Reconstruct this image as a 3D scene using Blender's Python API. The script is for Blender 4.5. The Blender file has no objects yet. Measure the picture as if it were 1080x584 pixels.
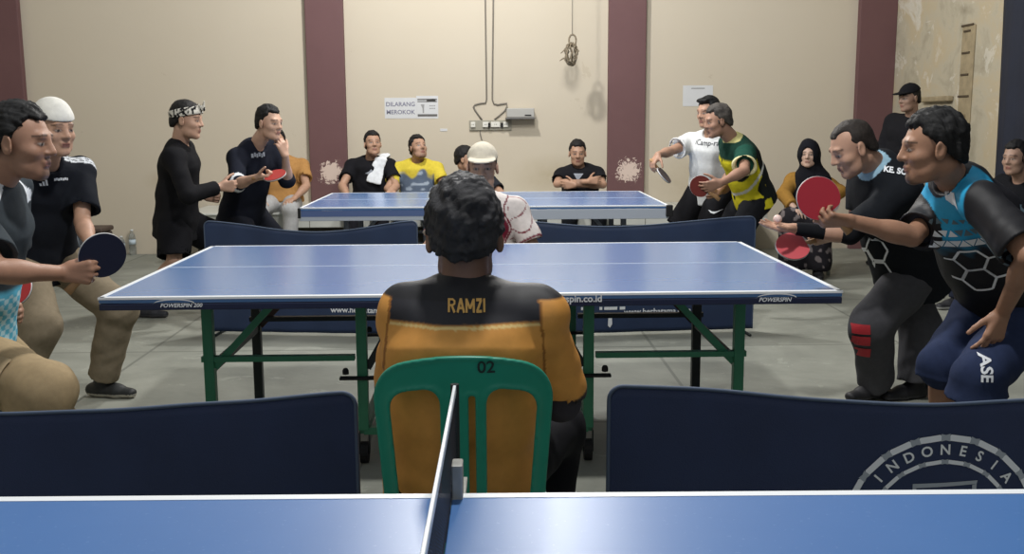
import bpy, bmesh, math, random
import numpy as np
from mathutils import Vector, Matrix
from mathutils.bvhtree import BVHTree
random.seed(7)
PI = math.pi
SC = bpy.context.scene
COL = SC.collection

# ------------------------------------------------------------------ camera
FPX, PITCH, ROLL, YAW, CAMH = 1057.39, 0.1554, -0.0054, 0.0238, 1.393


def cam_axes():
    cy, sy = math.cos(YAW), math.sin(YAW)
    cp, sp = math.cos(PITCH), math.sin(PITCH)
    f = np.array([sy * cp, cy * cp, -sp])
    r = np.array([cy, -sy, 0.0])
    u = np.cross(r, f)
    cr, sr = math.cos(ROLL), math.sin(ROLL)
    return cr * r + sr * u, -sr * r + cr * u, f


CR, CU, CF = cam_axes()
cam_data = bpy.data.cameras.new('camera')
cam = bpy.data.objects.new('camera', cam_data)
COL.objects.link(cam)
cam_data.sensor_width = 36.0
cam_data.lens = FPX / 1080.0 * 36.0
cam_data.clip_start = 0.05
M = Matrix(((CR[0], CU[0], -CF[0], 0), (CR[1], CU[1], -CF[1], 0), (CR[2], CU[2], -CF[2], CAMH), (0, 0, 0, 1)))
cam.matrix_world = M
SC.camera = cam

# ------------------------------------------------------------------ light
SC.view_settings.view_transform = 'Standard'
SC.view_settings.look = 'None'
SC.view_settings.gamma = 1.0
SC.view_settings.use_curve_mapping = False
SC.view_settings.exposure = 0.0
W = bpy.data.worlds.new('world')
SC.world = W
W.use_nodes = True
W.node_tree.nodes['Background'].inputs[0].default_value = (0.90, 0.96, 1.0, 1)
W.node_tree.nodes['Background'].inputs[1].default_value = 0.42


def lamp(x, y, z, power, size=0.12, col=(1, 0.985, 0.96)):
    d = bpy.data.lights.new('hall_lamp', 'POINT')
    d.energy = power
    d.shadow_soft_size = size
    d.color = col
    o = bpy.data.objects.new('hall_lamp', d)
    o.location = (x, y, z)
    COL.objects.link(o)


lamp(-0.4, 8.0, 4.0, 360, 0.10)
lamp(0.5, 7.0, 3.25, 190, 0.20)
lamp(0.2, 3.0, 4.1, 380, 0.14)


# ------------------------------------------------------------------ helpers
def V(*a):
    return np.array(a, float)


def nrm(v):
    v = np.asarray(v, float)
    return v / max(1e-9, np.linalg.norm(v))


def ray(x, y):
    return CF + (x - 540) / FPX * CR - (y - 292) / FPX * CU


def at(x, y, Y):
    d = ray(x, y)
    return V(0, 0, CAMH) + d * (Y / d[1])


def atz(x, y, Z):
    d = ray(x, y)
    return V(0, 0, CAMH) + d * ((Z - CAMH) / d[2])


def reach(p0, x, y, L, near):
    """the point on a line of sight lying L away from p0"""
    o = V(0, 0, CAMH)
    d = nrm(ray(x, y))
    t0 = (p0 - o) @ d
    c = o + d * t0
    h2 = L * L - (c - p0) @ (c - p0)
    if h2 <= 0:
        return p0 + (c - p0) * (L / np.linalg.norm(c - p0))
    return c + d * (-math.sqrt(h2) if near else math.sqrt(h2))


def ik(a, c, L1, L2, pole):
    ac = c - a
    D = np.linalg.norm(ac)
    u = ac / D
    if D >= L1 + L2 - 1e-4:
        return a + ac * (L1 / (L1 + L2))
    x = (L1 * L1 - L2 * L2 + D * D) / (2 * D)
    hh = math.sqrt(max(0, L1 * L1 - x * x))
    p = np.asarray(pole, float)
    p = p - (p @ u) * u
    return a + u * x + nrm(p) * hh


def lin(c):
    c = np.asarray(c, float) / 255.0
    return np.where(c <= 0.04045, c / 12.92, ((c + 0.055) / 1.055) ** 2.4)


def lin4(c):
    l = lin(c)
    return (float(l[0]), float(l[1]), float(l[2]), 1.0)


def tag(o, label=None, cat=None, group=None, kind=None):
    if label:
        o['label'] = label
    if cat:
        o['category'] = cat
    if group:
        o['group'] = group
    if kind:
        o['kind'] = kind
    return o


def empty(name, loc, label, cat, group=None, rz=0.0):
    o = bpy.data.objects.new(name, None)
    o.empty_display_size = 0.1
    o.location = Vector([float(c) for c in loc])
    o.rotation_euler = (0, 0, rz)
    COL.objects.link(o)
    return tag(o, label, cat, group)


# ------------------------------------------------------------------ materials
MATS = {}


def mat(name, col, rough=0.6, metal=0.0, noise=0.0, nscale=20.0, bump=0.0, bscale=200.0, coat=0.0, spec=0.5, emis=0.0, trans=0.0):
    if name in MATS:
        return MATS[name]
    m = bpy.data.materials.new(name)
    m.use_nodes = True
    nt = m.node_tree
    b = nt.nodes['Principled BSDF']
    c4 = lin4(col)
    b.inputs['Base Color'].default_value = c4
    b.inputs['Roughness'].default_value = rough
    b.inputs['Metallic'].default_value = metal
    b.inputs['Coat Weight'].default_value = coat
    b.inputs['Coat Roughness'].default_value = 0.15
    b.inputs['Specular IOR Level'].default_value = spec
    b.inputs['Transmission Weight'].default_value = trans
    tc = nt.nodes.new('ShaderNodeTexCoord')
    if noise > 0:
        n = nt.nodes.new('ShaderNodeTexNoise')
        n.inputs['Scale'].default_value = nscale
        n.inputs['Detail'].default_value = 5
        nt.links.new(tc.outputs['Object'], n.inputs['Vector'])
        r = nt.nodes.new('ShaderNodeMapRange')
        r.inputs['From Min'].default_value = 0.25
        r.inputs['From Max'].default_value = 0.75
        r.inputs['To Min'].default_value = 1 - noise
        r.inputs['To Max'].default_value = 1 + noise
        nt.links.new(n.outputs['Fac'], r.inputs['Value'])
        mx = nt.nodes.new('ShaderNodeVectorMath')
        mx.operation = 'SCALE'
        mx.inputs[0].default_value = c4[:3]
        nt.links.new(r.outputs['Result'], mx.inputs['Scale'])
        nt.links.new(mx.outputs['Vector'], b.inputs['Base Color'])
    if bump > 0:
        n2 = nt.nodes.new('ShaderNodeTexNoise')
        n2.inputs['Scale'].default_value = bscale
        n2.inputs['Detail'].default_value = 4
        nt.links.new(tc.outputs['Object'], n2.inputs['Vector'])
        bp = nt.nodes.new('ShaderNodeBump')
        bp.inputs['Strength'].default_value = bump
        bp.inputs['Distance'].default_value = 0.01
        nt.links.new(n2.outputs['Fac'], bp.inputs['Height'])
        nt.links.new(bp.outputs['Normal'], b.inputs['Normal'])
    MATS[name] = m
    return m


def attr_mat(name, rough, noise=0.1, nscale=30, bump=0.2, bscale=250, spec=0.4, sheen=0.0, sss=0.0):
    """material whose own colour comes from the vertex colours of the garment or body"""
    if name in MATS:
        return MATS[name]
    m = bpy.data.materials.new(name)
    m.use_nodes = True
    nt = m.node_tree
    b = nt.nodes['Principled BSDF']
    b.inputs['Roughness'].default_value = rough
    b.inputs['Specular IOR Level'].default_value = spec
    b.inputs['Sheen Weight'].default_value = sheen
    at_ = nt.nodes.new('ShaderNodeAttribute')
    at_.attribute_name = 'Col'
    tc = nt.nodes.new('ShaderNodeTexCoord')
    n = nt.nodes.new('ShaderNodeTexNoise')
    n.inputs['Scale'].default_value = nscale
    n.inputs['Detail'].default_value = 6
    nt.links.new(tc.outputs['Object'], n.inputs['Vector'])
    r = nt.nodes.new('ShaderNodeMapRange')
    r.inputs['From Min'].default_value = 0.25
    r.inputs['From Max'].default_value = 0.75
    r.inputs['To Min'].default_value = 1 - noise
    r.inputs['To Max'].default_value = 1 + noise
    nt.links.new(n.outputs['Fac'], r.inputs['Value'])
    mx = nt.nodes.new('ShaderNodeVectorMath')
    mx.operation = 'SCALE'
    nt.links.new(at_.outputs['Color'], mx.inputs[0])
    nt.links.new(r.outputs['Result'], mx.inputs['Scale'])
    nt.links.new(mx.outputs['Vector'], b.inputs['Base Color'])
    if sss > 0:
        b.inputs['Subsurface Weight'].default_value = sss
        b.inputs['Subsurface Radius'].default_value = (0.01, 0.004, 0.002)
    n2 = nt.nodes.new('ShaderNodeTexNoise')
    n2.inputs['Scale'].default_value = bscale
    n2.inputs['Detail'].default_value = 4
    nt.links.new(tc.outputs['Object'], n2.inputs['Vector'])
    bp = nt.nodes.new('ShaderNodeBump')
    bp.inputs['Strength'].default_value = bump
    bp.inputs['Distance'].default_value = 0.004
    nt.links.new(n2.outputs['Fac'], bp.inputs['Height'])
    nt.links.new(bp.outputs['Normal'], b.inputs['Normal'])
    MATS[name] = m
    return m


SKIN = lambda: attr_mat('skin', 0.52, 0.10, 25, 0.15, 300, 0.4)
CLOTH = lambda: attr_mat('cloth', 0.88, 0.10, 40, 0.25, 500, 0.14, 0.0)
SATIN = lambda: attr_mat('sports_jersey', 0.55, 0.06, 40, 0.15, 700, 0.3)
HAIR = lambda: attr_mat('hair', 0.62, 0.35, 90, 0.6, 420, 0.3)


# ------------------------------------------------------------------ mesh from arrays
def mesh_obj(name, verts, quads, material, parent=None, origin=(0, 0, 0), colors=None, smooth=True):
    me = bpy.data.meshes.new(name)
    v = np.asarray(verts, np.float32) - np.asarray(origin, np.float32)
    q = np.asarray(quads, np.int32)
    n, m, k = len(v), len(q), q.shape[1]
    me.vertices.add(n)
    me.vertices.foreach_set('co', v.ravel())
    me.loops.add(m * k)
    me.loops.foreach_set('vertex_index', q.ravel())
    me.polygons.add(m)
    me.polygons.foreach_set('loop_start', np.arange(0, m * k, k, dtype=np.int32))
    me.polygons.foreach_set('use_smooth', np.full(m, smooth))
    me.update(calc_edges=True)
    me.validate()
    if colors is not None:
        a = me.attributes.new('Col', 'FLOAT_COLOR', 'POINT')
        c = np.ones((n, 4), np.float32)
        c[:, :3] = colors
        a.data.foreach_set('color', c.ravel())
    me.materials.append(material)
    o = bpy.data.objects.new(name, me)
    COL.objects.link(o)
    if parent is not None:
        o.parent = parent
    return o


class MB:
    """collects boxes, bars, tubes and lathes and links them as one mesh object"""

    def __init__(self):
        self.bm = bmesh.new()

    def box(self, c, s, rz=0.0, bev=0.0, rot=None):
        r = bmesh.ops.create_cube(self.bm, size=1.0)
        vs = r['verts']
        mt = Matrix.Translation(Vector([float(q) for q in c])) @ (rot.to_4x4() if rot is not None else Matrix.Rotation(rz, 4, 'Z')) @ Matrix.Diagonal((s[0], s[1], s[2], 1))
        bmesh.ops.transform(self.bm, matrix=mt, verts=vs)
        if bev > 0:
            es = list({e for v in vs for e in v.link_edges})
            bmesh.ops.bevel(self.bm, geom=es, offset=bev, segments=2, affect='EDGES', profile=0.5)
        return self

    def bar(self, a, b, w, d, up=(0, 0, 1), bev=0.0):
        a = Vector([float(q) for q in a])
        b = Vector([float(q) for q in b])
        z = (b - a)
        L = z.length
        z.normalize()
        u = Vector(up)
        x = u.cross(z)
        if x.length < 1e-4:
            x = Vector((1, 0, 0))
        x.normalize()
        y = z.cross(x)
        rot = Matrix((x, y, z)).transposed()
        return self.box((a + b) / 2, (w, d, L), rot=rot, bev=bev)

    def tube(self, pts, r, n=8, cap=True):
        pts = [Vector([float(q) for q in p]) for p in pts]
        rings = []
        prev = None
        for i, p in enumerate(pts):
            if i == 0:
                t = pts[1] - pts[0]
            elif i == len(pts) - 1:
                t = pts[-1] - pts[-2]
            else:
                t = pts[i + 1] - pts[i - 1]
            t.normalize()
            if prev is None:
                x = t.orthogonal().normalized()
            else:
                x = (prev - t * prev.dot(t)).normalized()
            prev = x
            y = t.cross(x)
            rr = r[i] if isinstance(r, (list, tuple)) else r
            rings.append([self.bm.verts.new(p + (x * math.cos(2 * PI * k / n) + y * math.sin(2 * PI * k / n)) * rr) for k in range(n)])
        for i in range(len(rings) - 1):
            for k in range(n):
                self.bm.faces.new((rings[i][k], rings[i][(k + 1) % n], rings[i + 1][(k + 1) % n], rings[i + 1][k]))
        if cap:
            self.bm.faces.new(rings[0][::-1])
            self.bm.faces.new(rings[-1])
        return self

    def lathe(self, prof, c=(0, 0, 0), n=20):
        rings = []
        for (r, z) in prof:
            rings.append([self.bm.verts.new((c[0] + r * math.cos(2 * PI * k / n), c[1] + r * math.sin(2 * PI * k / n), c[2] + z)) for k in range(n)])
        for i in range(len(rings) - 1):
            for k in range(n):
                self.bm.faces.new((rings[i][k], rings[i][(k + 1) % n], rings[i + 1][(k + 1) % n], rings[i + 1][k]))
        if prof[0][0] > 1e-4:
            self.bm.faces.new(rings[0][::-1])
        if prof[-1][0] > 1e-4:
            self.bm.faces.new(rings[-1])
        return self

    def prism(self, outline, depth, mt=None):
        """2-D outline in xz, thickness along y"""
        f = [self.bm.verts.new((x, -depth / 2, z)) for x, z in outline]
        b = [self.bm.verts.new((x, depth / 2, z)) for x, z in outline]
        n = len(outline)
        self.bm.faces.new(f)
        self.bm.faces.new(b[::-1])
        for i in range(n):
            self.bm.faces.new((f[i], b[i], b[(i + 1) % n], f[(i + 1) % n]))
        if mt is not None:
            bmesh.ops.transform(self.bm, matrix=mt, verts=f + b)
        return self

    def build(self, name, material, parent=None, smooth=False, kind=None):
        bmesh.ops.remove_doubles(self.bm, verts=self.bm.verts, dist=1e-6)
        bmesh.ops.recalc_face_normals(self.bm, faces=self.bm.faces)
        me = bpy.data.meshes.new(name)
        self.bm.to_mesh(me)
        self.bm.free()
        for p in me.polygons:
            p.use_smooth = smooth
        me.materials.append(material)
        o = bpy.data.objects.new(name, me)
        COL.objects.link(o)
        if parent is not None:
            o.parent = parent
        if kind:
            o['kind'] = kind
        return o


# ------------------------------------------------------------------ implicit surfaces
def rc(a, b, ra, rb):
    a = np.asarray(a, np.float32)
    b = np.asarray(b, np.float32)
    ab = b - a
    L2 = max(1e-9, float(ab @ ab))

    def f(P):
        q = P - a
        t = np.clip(q @ ab / L2, 0, 1)
        q = q - t[..., None] * ab
        return np.sqrt((q * q).sum(-1)) - (ra + (rb - ra) * t)
    return f


def ell(c, r, R=None):
    c = np.asarray(c, np.float32)
    r = np.asarray(r, np.float32)
    Rm = np.eye(3, dtype=np.float32) if R is None else np.asarray(R, np.float32)  # columns = axes

    def f(P):
        q = (P - c) @ Rm
        k0 = np.sqrt(((q / r) ** 2).sum(-1))
        k1 = np.sqrt(((q / (r * r)) ** 2).sum(-1)) + 1e-9
        return k0 * (k0 - 1) / k1
    return f


def eseg(a, b, xa, ra, rb):
    """tapering limb of elliptical section; xa = wide axis; ra, rb = (wide, deep) radii"""
    a = np.asarray(a, np.float32)
    b = np.asarray(b, np.float32)
    ab = b - a
    L = np.linalg.norm(ab)
    z = ab / L
    x = np.asarray(xa, np.float32)
    x = x - (x @ z) * z
    x = x / np.linalg.norm(x)
    y = np.cross(z, x)

    def f(P):
        q = P - a
        tz = q @ z
        t = np.clip(tz / L, 0, 1)
        dz = tz - t * L
        rx = ra[0] + (rb[0] - ra[0]) * t
        ry = ra[1] + (rb[1] - ra[1]) * t
        rz = np.minimum(rx, ry)
        qx, qy = q @ x, q @ y
        k0 = np.sqrt((qx / rx) ** 2 + (qy / ry) ** 2 + (dz / rz) ** 2)
        k1 = np.sqrt((qx / rx ** 2) ** 2 + (qy / ry ** 2) ** 2 + (dz / rz ** 2) ** 2) + 1e-9
        return k0 * (k0 - 1) / k1
    return f


def cut(f, p, n, inner=None, depth=0.03):
    """f kept on the side n.(x-p) < 0, hollowed near the cut by inner"""
    p = np.asarray(p, np.float32)
    n = np.asarray(nrm(n), np.float32)

    def g(P):
        s = (P - p) @ n
        d = np.maximum(f(P), s)
        if inner is not None:
            d = np.maximum(d, -np.maximum(inner(P), -(s + depth)))
        return d
    return g


def plane(p, n):
    p = np.asarray(p, np.float32)
    n = np.asarray(nrm(n), np.float32)
    return lambda P: (P - p) @ n


def smin(a, b, k):
    if k <= 0:
        return np.minimum(a, b)
    h = np.clip(0.5 + 0.5 * (b - a) / k, 0, 1)
    return b * (1 - h) + a * h - k * h * (1 - h)


def smax(a, b, k):
    return -smin(-a, -b, k)


class Solid:
    def __init__(self):
        self.ops = []
        self.disp = None

    def add(self, f, k=0.02):
        self.ops.append(('a', f, k))
        return self

    def sub(self, f, k=0.01):
        self.ops.append(('s', f, k))
        return self

    def keep(self, f, k=0.004):
        self.ops.append(('i', f, k))
        return self

    def field(self, P):
        res = np.full(P.shape[:-1], 1e3, np.float32)
        for mode, f, k in self.ops:
            d = f(P)
            if mode == 'a':
                res = smin(res, d, k)
            elif mode == 's':
                res = smax(res, -d, k)
            else:
                res = smax(res, d, k)
        return res

    def mesh(self, lo, hi, h, B=10):
        lo = np.asarray(lo, np.float32)
        hi = np.asarray(hi, np.float32)
        nb = np.ceil((hi - lo) / (h * B)).astype(int) + 1
        gi = np.stack(np.meshgrid(*[np.arange(n) for n in nb], indexing='ij'), -1).reshape(-1, 3)
        C = (lo + (gi * B + (B - 1) / 2) * h).astype(np.float32)
        R = h * B * 0.87
        Ds = []
        tot = np.full(len(C), 1e3, np.float32)
        for mode, f, k in self.ops:
            d = f(C)
            Ds.append(d)
            if mode == 'a':
                tot = smin(tot, d, k)
            elif mode == 's':
                tot = smax(tot, -d, k)
            else:
                tot = smax(tot, d, k)
        pad = 0.025
        act = np.nonzero(np.abs(tot) < R + pad)[0]
        shape = nb * B
        G = np.where(tot < 0, -1.0, 1.0).astype(np.float32).reshape(nb)
        G = np.repeat(np.repeat(np.repeat(G, B, 0), B, 1), B, 2)
        off = np.stack(np.meshgrid(*[np.arange(B)] * 3, indexing='ij'), -1).reshape(-1, 3)
        P = (lo + (gi[act][:, None, :] * B + off[None]) * h).astype(np.float32)
        res = np.full(P.shape[:2], 1e3, np.float32)
        for (mode, f, k), D in zip(self.ops, Ds):
            Da = D[act]
            if mode == 'a':
                rel = np.nonzero(Da < np.maximum(tot[act], 0) + 2 * R + k + pad)[0]
            elif mode == 's':
                rel = np.nonzero(Da < 2 * R + k + pad)[0]
            else:
                rel = np.nonzero(Da > -(2 * R + k + pad))[0]
            if len(rel) == 0:
                continue
            d = f(P[rel])
            if mode == 'a':
                res[rel] = smin(res[rel], d, k)
            elif mode == 's':
                res[rel] = smax(res[rel], -d, k)
            else:
                res[rel] = smax(res[rel], d, k)
        if self.disp is not None:
            res = res + self.disp(P)
        ga = gi[act]
        I = ga[:, None, :] * B + off[None]
        G[I[..., 0], I[..., 1], I[..., 2]] = res
        G[0, :, :] = G[-1, :, :] = 1
        G[:, 0, :] = G[:, -1, :] = 1
        G[:, :, 0] = G[:, :, -1] = 1
        return surface_nets(G, lo, h)


def surface_nets(G, lo, h):
    S = G < 0
    c = [S[i:S.shape[0] - 1 + i, j:S.shape[1] - 1 + j, k:S.shape[2] - 1 + k] for i in (0, 1) for j in (0, 1) for k in (0, 1)]
    anyS = c[0].copy()
    allS = c[0].copy()
    for q in c[1:]:
        anyS |= q
        allS &= q
    cell = anyS & ~allS
    idx = np.argwhere(cell)
    ids = np.full(cell.shape, -1, np.int32)
    ids[cell] = np.arange(len(idx))
    corners = np.array([(i, j, k) for i in (0, 1) for j in (0, 1) for k in (0, 1)])
    val = np.stack([G[idx[:, 0] + a, idx[:, 1] + b, idx[:, 2] + d] for a, b, d in corners], 1)
    acc = np.zeros((len(idx), 3), np.float32)
    cnt = np.zeros(len(idx), np.float32)
    for a in range(8):
        for b in range(a + 1, 8):
            if np.abs(corners[a] - corners[b]).sum() != 1:
                continue
            va, vb = val[:, a], val[:, b]
            m = (va < 0) != (vb < 0)
            den = np.where(m, va - vb, 1)
            t = np.where(m, va / np.where(den == 0, 1, den), 0)
            p = corners[a] + t[:, None] * (corners[b] - corners[a])
            acc += np.where(m[:, None], p, 0)
            cnt += m
    verts = lo + (idx + acc / cnt[:, None]) * h
    quads = []
    for ax in range(3):
        u, v = (ax + 1) % 3, (ax + 2) % 3
        sl0 = [slice(None)] * 3
        sl1 = [slice(None)] * 3
        sl0[ax] = slice(0, -1)
        sl1[ax] = slice(1, None)
        A = S[tuple(sl0)]
        Bv = S[tuple(sl1)]
        e = np.argwhere(A != Bv)
        e = e[(e[:, u] > 0) & (e[:, v] > 0) & (e[:, u] < S.shape[u] - 1) & (e[:, v] < S.shape[v] - 1)]
        ins = S[e[:, 0], e[:, 1], e[:, 2]]

        def cid(du, dv):
            q = e.copy()
            q[:, u] += du
            q[:, v] += dv
            return ids[q[:, 0], q[:, 1], q[:, 2]]
        q = np.stack([cid(-1, -1), cid(0, -1), cid(0, 0), cid(-1, 0)], 1)
        q[~ins] = q[~ins][:, ::-1]
        quads.append(q)
    quads = np.concatenate(quads)
    quads = quads[(quads >= 0).all(1)]
    return verts, quads


def wob(P, seed, f):
    """cheap smooth noise, about -1..1"""
    r = np.random.RandomState(seed)
    out = 0
    for i in range(4):
        d = r.normal(size=3)
        d = (d / np.linalg.norm(d)).astype(np.float32) * f * (0.7 + 0.3 * i)
        e = r.normal(size=3)
        e = (e / np.linalg.norm(e)).astype(np.float32) * f * 0.5
        out = out + np.sin(P @ d + 1.6 * np.sin(P @ e + r.rand() * 6) + r.rand() * 6)
    return out / 3.0


def folds(seed, amp, f=26.0):
    return lambda P: (amp * wob(P, seed, f) + amp * 0.45 * wob(P, seed + 50, f * 2.3)).astype(np.float32)


# ------------------------------------------------------------------ decals laid on a surface
def poly_mesh_2d(polys, cell=0.008):
    """polygons (lists of 2-D points, with optional holes by even-odd) -> triangles, cut fine"""
    bm = bmesh.new()
    for poly in polys:
        vs = [bm.verts.new((p[0], p[1], 0)) for p in poly]
        bm.faces.new(vs)
    return bm


def refine(bm, cell):
    bmesh.ops.triangulate(bm, faces=bm.faces)
    for _ in range(6):
        es = [e for e in bm.edges if e.calc_length() > cell]
        if not es:
            break
        bmesh.ops.subdivide_edges(bm, edges=es, cuts=1)
        bmesh.ops.triangulate(bm, faces=[f for f in bm.faces if len(f.verts) > 3])


def text_bm(s, size, bold=0.0, align='CENTER', sx=1.0, shear=0.0, res=3):
    cu = bpy.data.curves.new('txt', 'FONT')
    cu.body = s
    cu.size = size
    cu.align_x = align
    cu.align_y = 'CENTER'
    cu.offset = bold
    cu.shear = shear
    cu.resolution_u = res
    o = bpy.data.objects.new('txt', cu)
    COL.objects.link(o)
    bpy.context.view_layer.update()
    me = o.to_mesh()
    bm = bmesh.new()
    bm.from_mesh(me)
    o.to_mesh_clear()
    bpy.data.objects.remove(o)
    bpy.data.curves.remove(cu)
    bmesh.ops.scale(bm, vec=(sx, 1, 1), verts=bm.verts)
    return bm


def lay(bm, name, target, origin, right, up, material, parent, base=(0, 0, 0), off=0.0025, cell=0.01, far=0.25):
    """project the flat shape bm onto the target mesh (world coordinates = local + base)"""
    refine(bm, cell)
    r = Vector(nrm(right))
    u = Vector(nrm(up))
    n = r.cross(u).normalized()
    u = n.cross(r)
    o = Vector([float(c) for c in origin])
    b = Vector([float(c) for c in base])
    bvh = BVHTree.FromPolygons([v.co for v in target.data.vertices], [p.vertices for p in target.data.polygons])
    dead = []
    for v in bm.verts:
        p = o + r * v.co.x + u * v.co.y
        hit = bvh.ray_cast(p + n * far - b, -n, far * 2)
        if hit[0] is None:
            dead.append(v)
        else:
            hn = hit[1] if hit[1].dot(n) > 0 else n
            v.co = hit[0] + hn * off
    if dead:
        bmesh.ops.delete(bm, geom=dead, context='VERTS')
    me = bpy.data.meshes.new(name)
    bm.to_mesh(me)
    bm.free()
    me.materials.append(material)
    ob = bpy.data.objects.new(name, me)
    COL.objects.link(ob)
    ob.parent = parent
    return ob


def flat(bm, name, origin, right, up, material, parent=None, base=(0, 0, 0), thick=0.0006):
    """a flat printed shape on a flat surface"""
    r = Vector(nrm(right))
    u = Vector(nrm(up))
    n = r.cross(u).normalized()
    o = Vector([float(c) for c in origin]) - Vector([float(c) for c in base])
    for v in bm.verts:
        v.co = o + r * v.co.x + u * v.co.y + n * thick
    me = bpy.data.meshes.new(name)
    bm.to_mesh(me)
    bm.free()
    me.materials.append(material)
    ob = bpy.data.objects.new(name, me)
    COL.objects.link(ob)
    if parent is not None:
        ob.parent = parent
    return ob


def rect(x, y, w, h):
    return [(x - w / 2, y - h / 2), (x + w / 2, y - h / 2), (x + w / 2, y + h / 2), (x - w / 2, y + h / 2)]


def strip2d(p, q, w):
    p = np.array(p, float)
    q = np.array(q, float)
    d = (q - p) / np.linalg.norm(q - p)
    n = np.array([-d[1], d[0]]) * w / 2
    return [tuple(p - n), tuple(q - n), tuple(q + n), tuple(p + n)]


# ------------------------------------------------------------------ the hall
def node_mat(name, rough=0.8):
    m = bpy.data.materials.new(name)
    m.use_nodes = True
    nt = m.node_tree
    b = nt.nodes['Principled BSDF']
    b.inputs['Roughness'].default_value = rough
    tc = nt.nodes.new('ShaderNodeTexCoord')
    return m, nt, b, tc.outputs['Object']


def n_noise(nt, vec, scale, detail=5, rough=0.55, dist=0.0):
    n = nt.nodes.new('ShaderNodeTexNoise')
    n.inputs['Scale'].default_value = scale
    n.inputs['Detail'].default_value = detail
    n.inputs['Roughness'].default_value = rough
    n.inputs['Distortion'].default_value = dist
    nt.links.new(vec, n.inputs['Vector'])
    return n.outputs['Fac']


def n_ramp(nt, fac, stops, const=False):
    r = nt.nodes.new('ShaderNodeValToRGB')
    if const:
        r.color_ramp.interpolation = 'CONSTANT'
    el = r.color_ramp.elements
    while len(el) < len(stops):
        el.new(0.5)
    for e, (p, c) in zip(el, stops):
        e.position = p
        e.color = lin4(c) if len(c) == 3 else c
    nt.links.new(fac, r.inputs['Fac'])
    return r.outputs['Color']


def n_mix(nt, fac, a, b, mode='MIX'):
    m = nt.nodes.new('ShaderNodeMix')
    m.data_type = 'RGBA'
    m.blend_type = mode
    for sock, v in ((m.inputs[0], fac), (m.inputs[6], a), (m.inputs[7], b)):
        if hasattr(v, 'is_output'):
            nt.links.new(v, sock)
        elif isinstance(v, (int, float)):
            sock.default_value = v
        else:
            sock.default_value = lin4(v)
    return m.outputs[2]


def n_math(nt, op, a, b=None, clamp=False):
    m = nt.nodes.new('ShaderNodeMath')
    m.operation = op
    m.use_clamp = clamp
    for s, v in zip(m.inputs, (a, b)):
        if v is None:
            continue
        if hasattr(v, 'is_output'):
            nt.links.new(v, s)
        else:
            s.default_value = v
    return m.outputs[0]


def n_bump(nt, b, h, strength, dist=0.01):
    bp = nt.nodes.new('ShaderNodeBump')
    bp.inputs['Strength'].default_value = strength
    bp.inputs['Distance'].default_value = dist
    nt.links.new(h, bp.inputs['Height'])
    nt.links.new(bp.outputs['Normal'], b.inputs['Normal'])


def n_sep(nt, vec):
    s = nt.nodes.new('ShaderNodeSeparateXYZ')
    nt.links.new(vec, s.inputs[0])
    return s.outputs


def n_blob(nt, vec, c, r):
    """1 at the centre c, 0 beyond the ellipsoid of radii r"""
    s = nt.nodes.new('ShaderNodeVectorMath')
    s.operation = 'SUBTRACT'
    nt.links.new(vec, s.inputs[0])
    s.inputs[1].default_value = c
    d = nt.nodes.new('ShaderNodeVectorMath')
    d.operation = 'DIVIDE'
    nt.links.new(s.outputs[0], d.inputs[0])
    d.inputs[1].default_value = r
    l = nt.nodes.new('ShaderNodeVectorMath')
    l.operation = 'LENGTH'
    nt.links.new(d.outputs[0], l.inputs[0])
    return n_math(nt, 'SUBTRACT', 1.0, l.outputs['Value'], True)


DEBUG = False
YW, XR, XL, HW = 10.7, 4.28, -6.2, 6.2
WALLC = (199, 189, 171)
# cream wall
m_wall, nt, b, vec = node_mat('cream_paint', 0.75)
c = n_mix(nt, n_math(nt, 'MULTIPLY', n_noise(nt, vec, 1.1, 6, 0.6), 0.55), WALLC, (189, 177, 155))
st = n_math(nt, 'GREATER_THAN', n_noise(nt, vec, 2.2, 8, 0.7, 0.4), 0.66)
c = n_mix(nt, n_math(nt, 'MULTIPLY', st, 0.18), c, (150, 132, 100))
for (cx, cz, rx, rz) in ((-3.4, 0.78, 0.25, 0.14), (-0.9, 0.72, 0.5, 0.10), (0.7, 0.8, 0.5, 0.25), (2.3, 0.72, 0.7, 0.35)):
    bl = n_math(nt, 'MULTIPLY', n_blob(nt, vec, (cx, YW, cz), (rx, 1, rz)), n_noise(nt, vec, 5, 6, 0.7))
    c = n_mix(nt, n_math(nt, 'MULTIPLY', bl, 0.8, True), c, (150, 132, 92))
nt.links.new(c, b.inputs['Base Color'])
n_bump(nt, b, n_noise(nt, vec, 14, 6, 0.6), 0.10)
# stained bare side wall
m_side, nt, b, vec = node_mat('stained_plaster', 0.8)
c = n_ramp(nt, n_noise(nt, vec, 1.7, 8, 0.62, 0.5), [(0.30, (140, 132, 112)), (0.45, (174, 166, 146)), (0.56, (178, 164, 136)), (0.63, (196, 191, 178)), (0.75, (150, 144, 124))])
c = n_mix(nt, n_math(nt, 'MULTIPLY', n_math(nt, 'GREATER_THAN', n_noise(nt, vec, 3.1, 9, 0.7, 1.2), 0.60), 0.5), c, (206, 202, 190))
nt.links.new(c, b.inputs['Base Color'])
n_bump(nt, b, n_noise(nt, vec, 9, 8, 0.65), 0.25)
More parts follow.
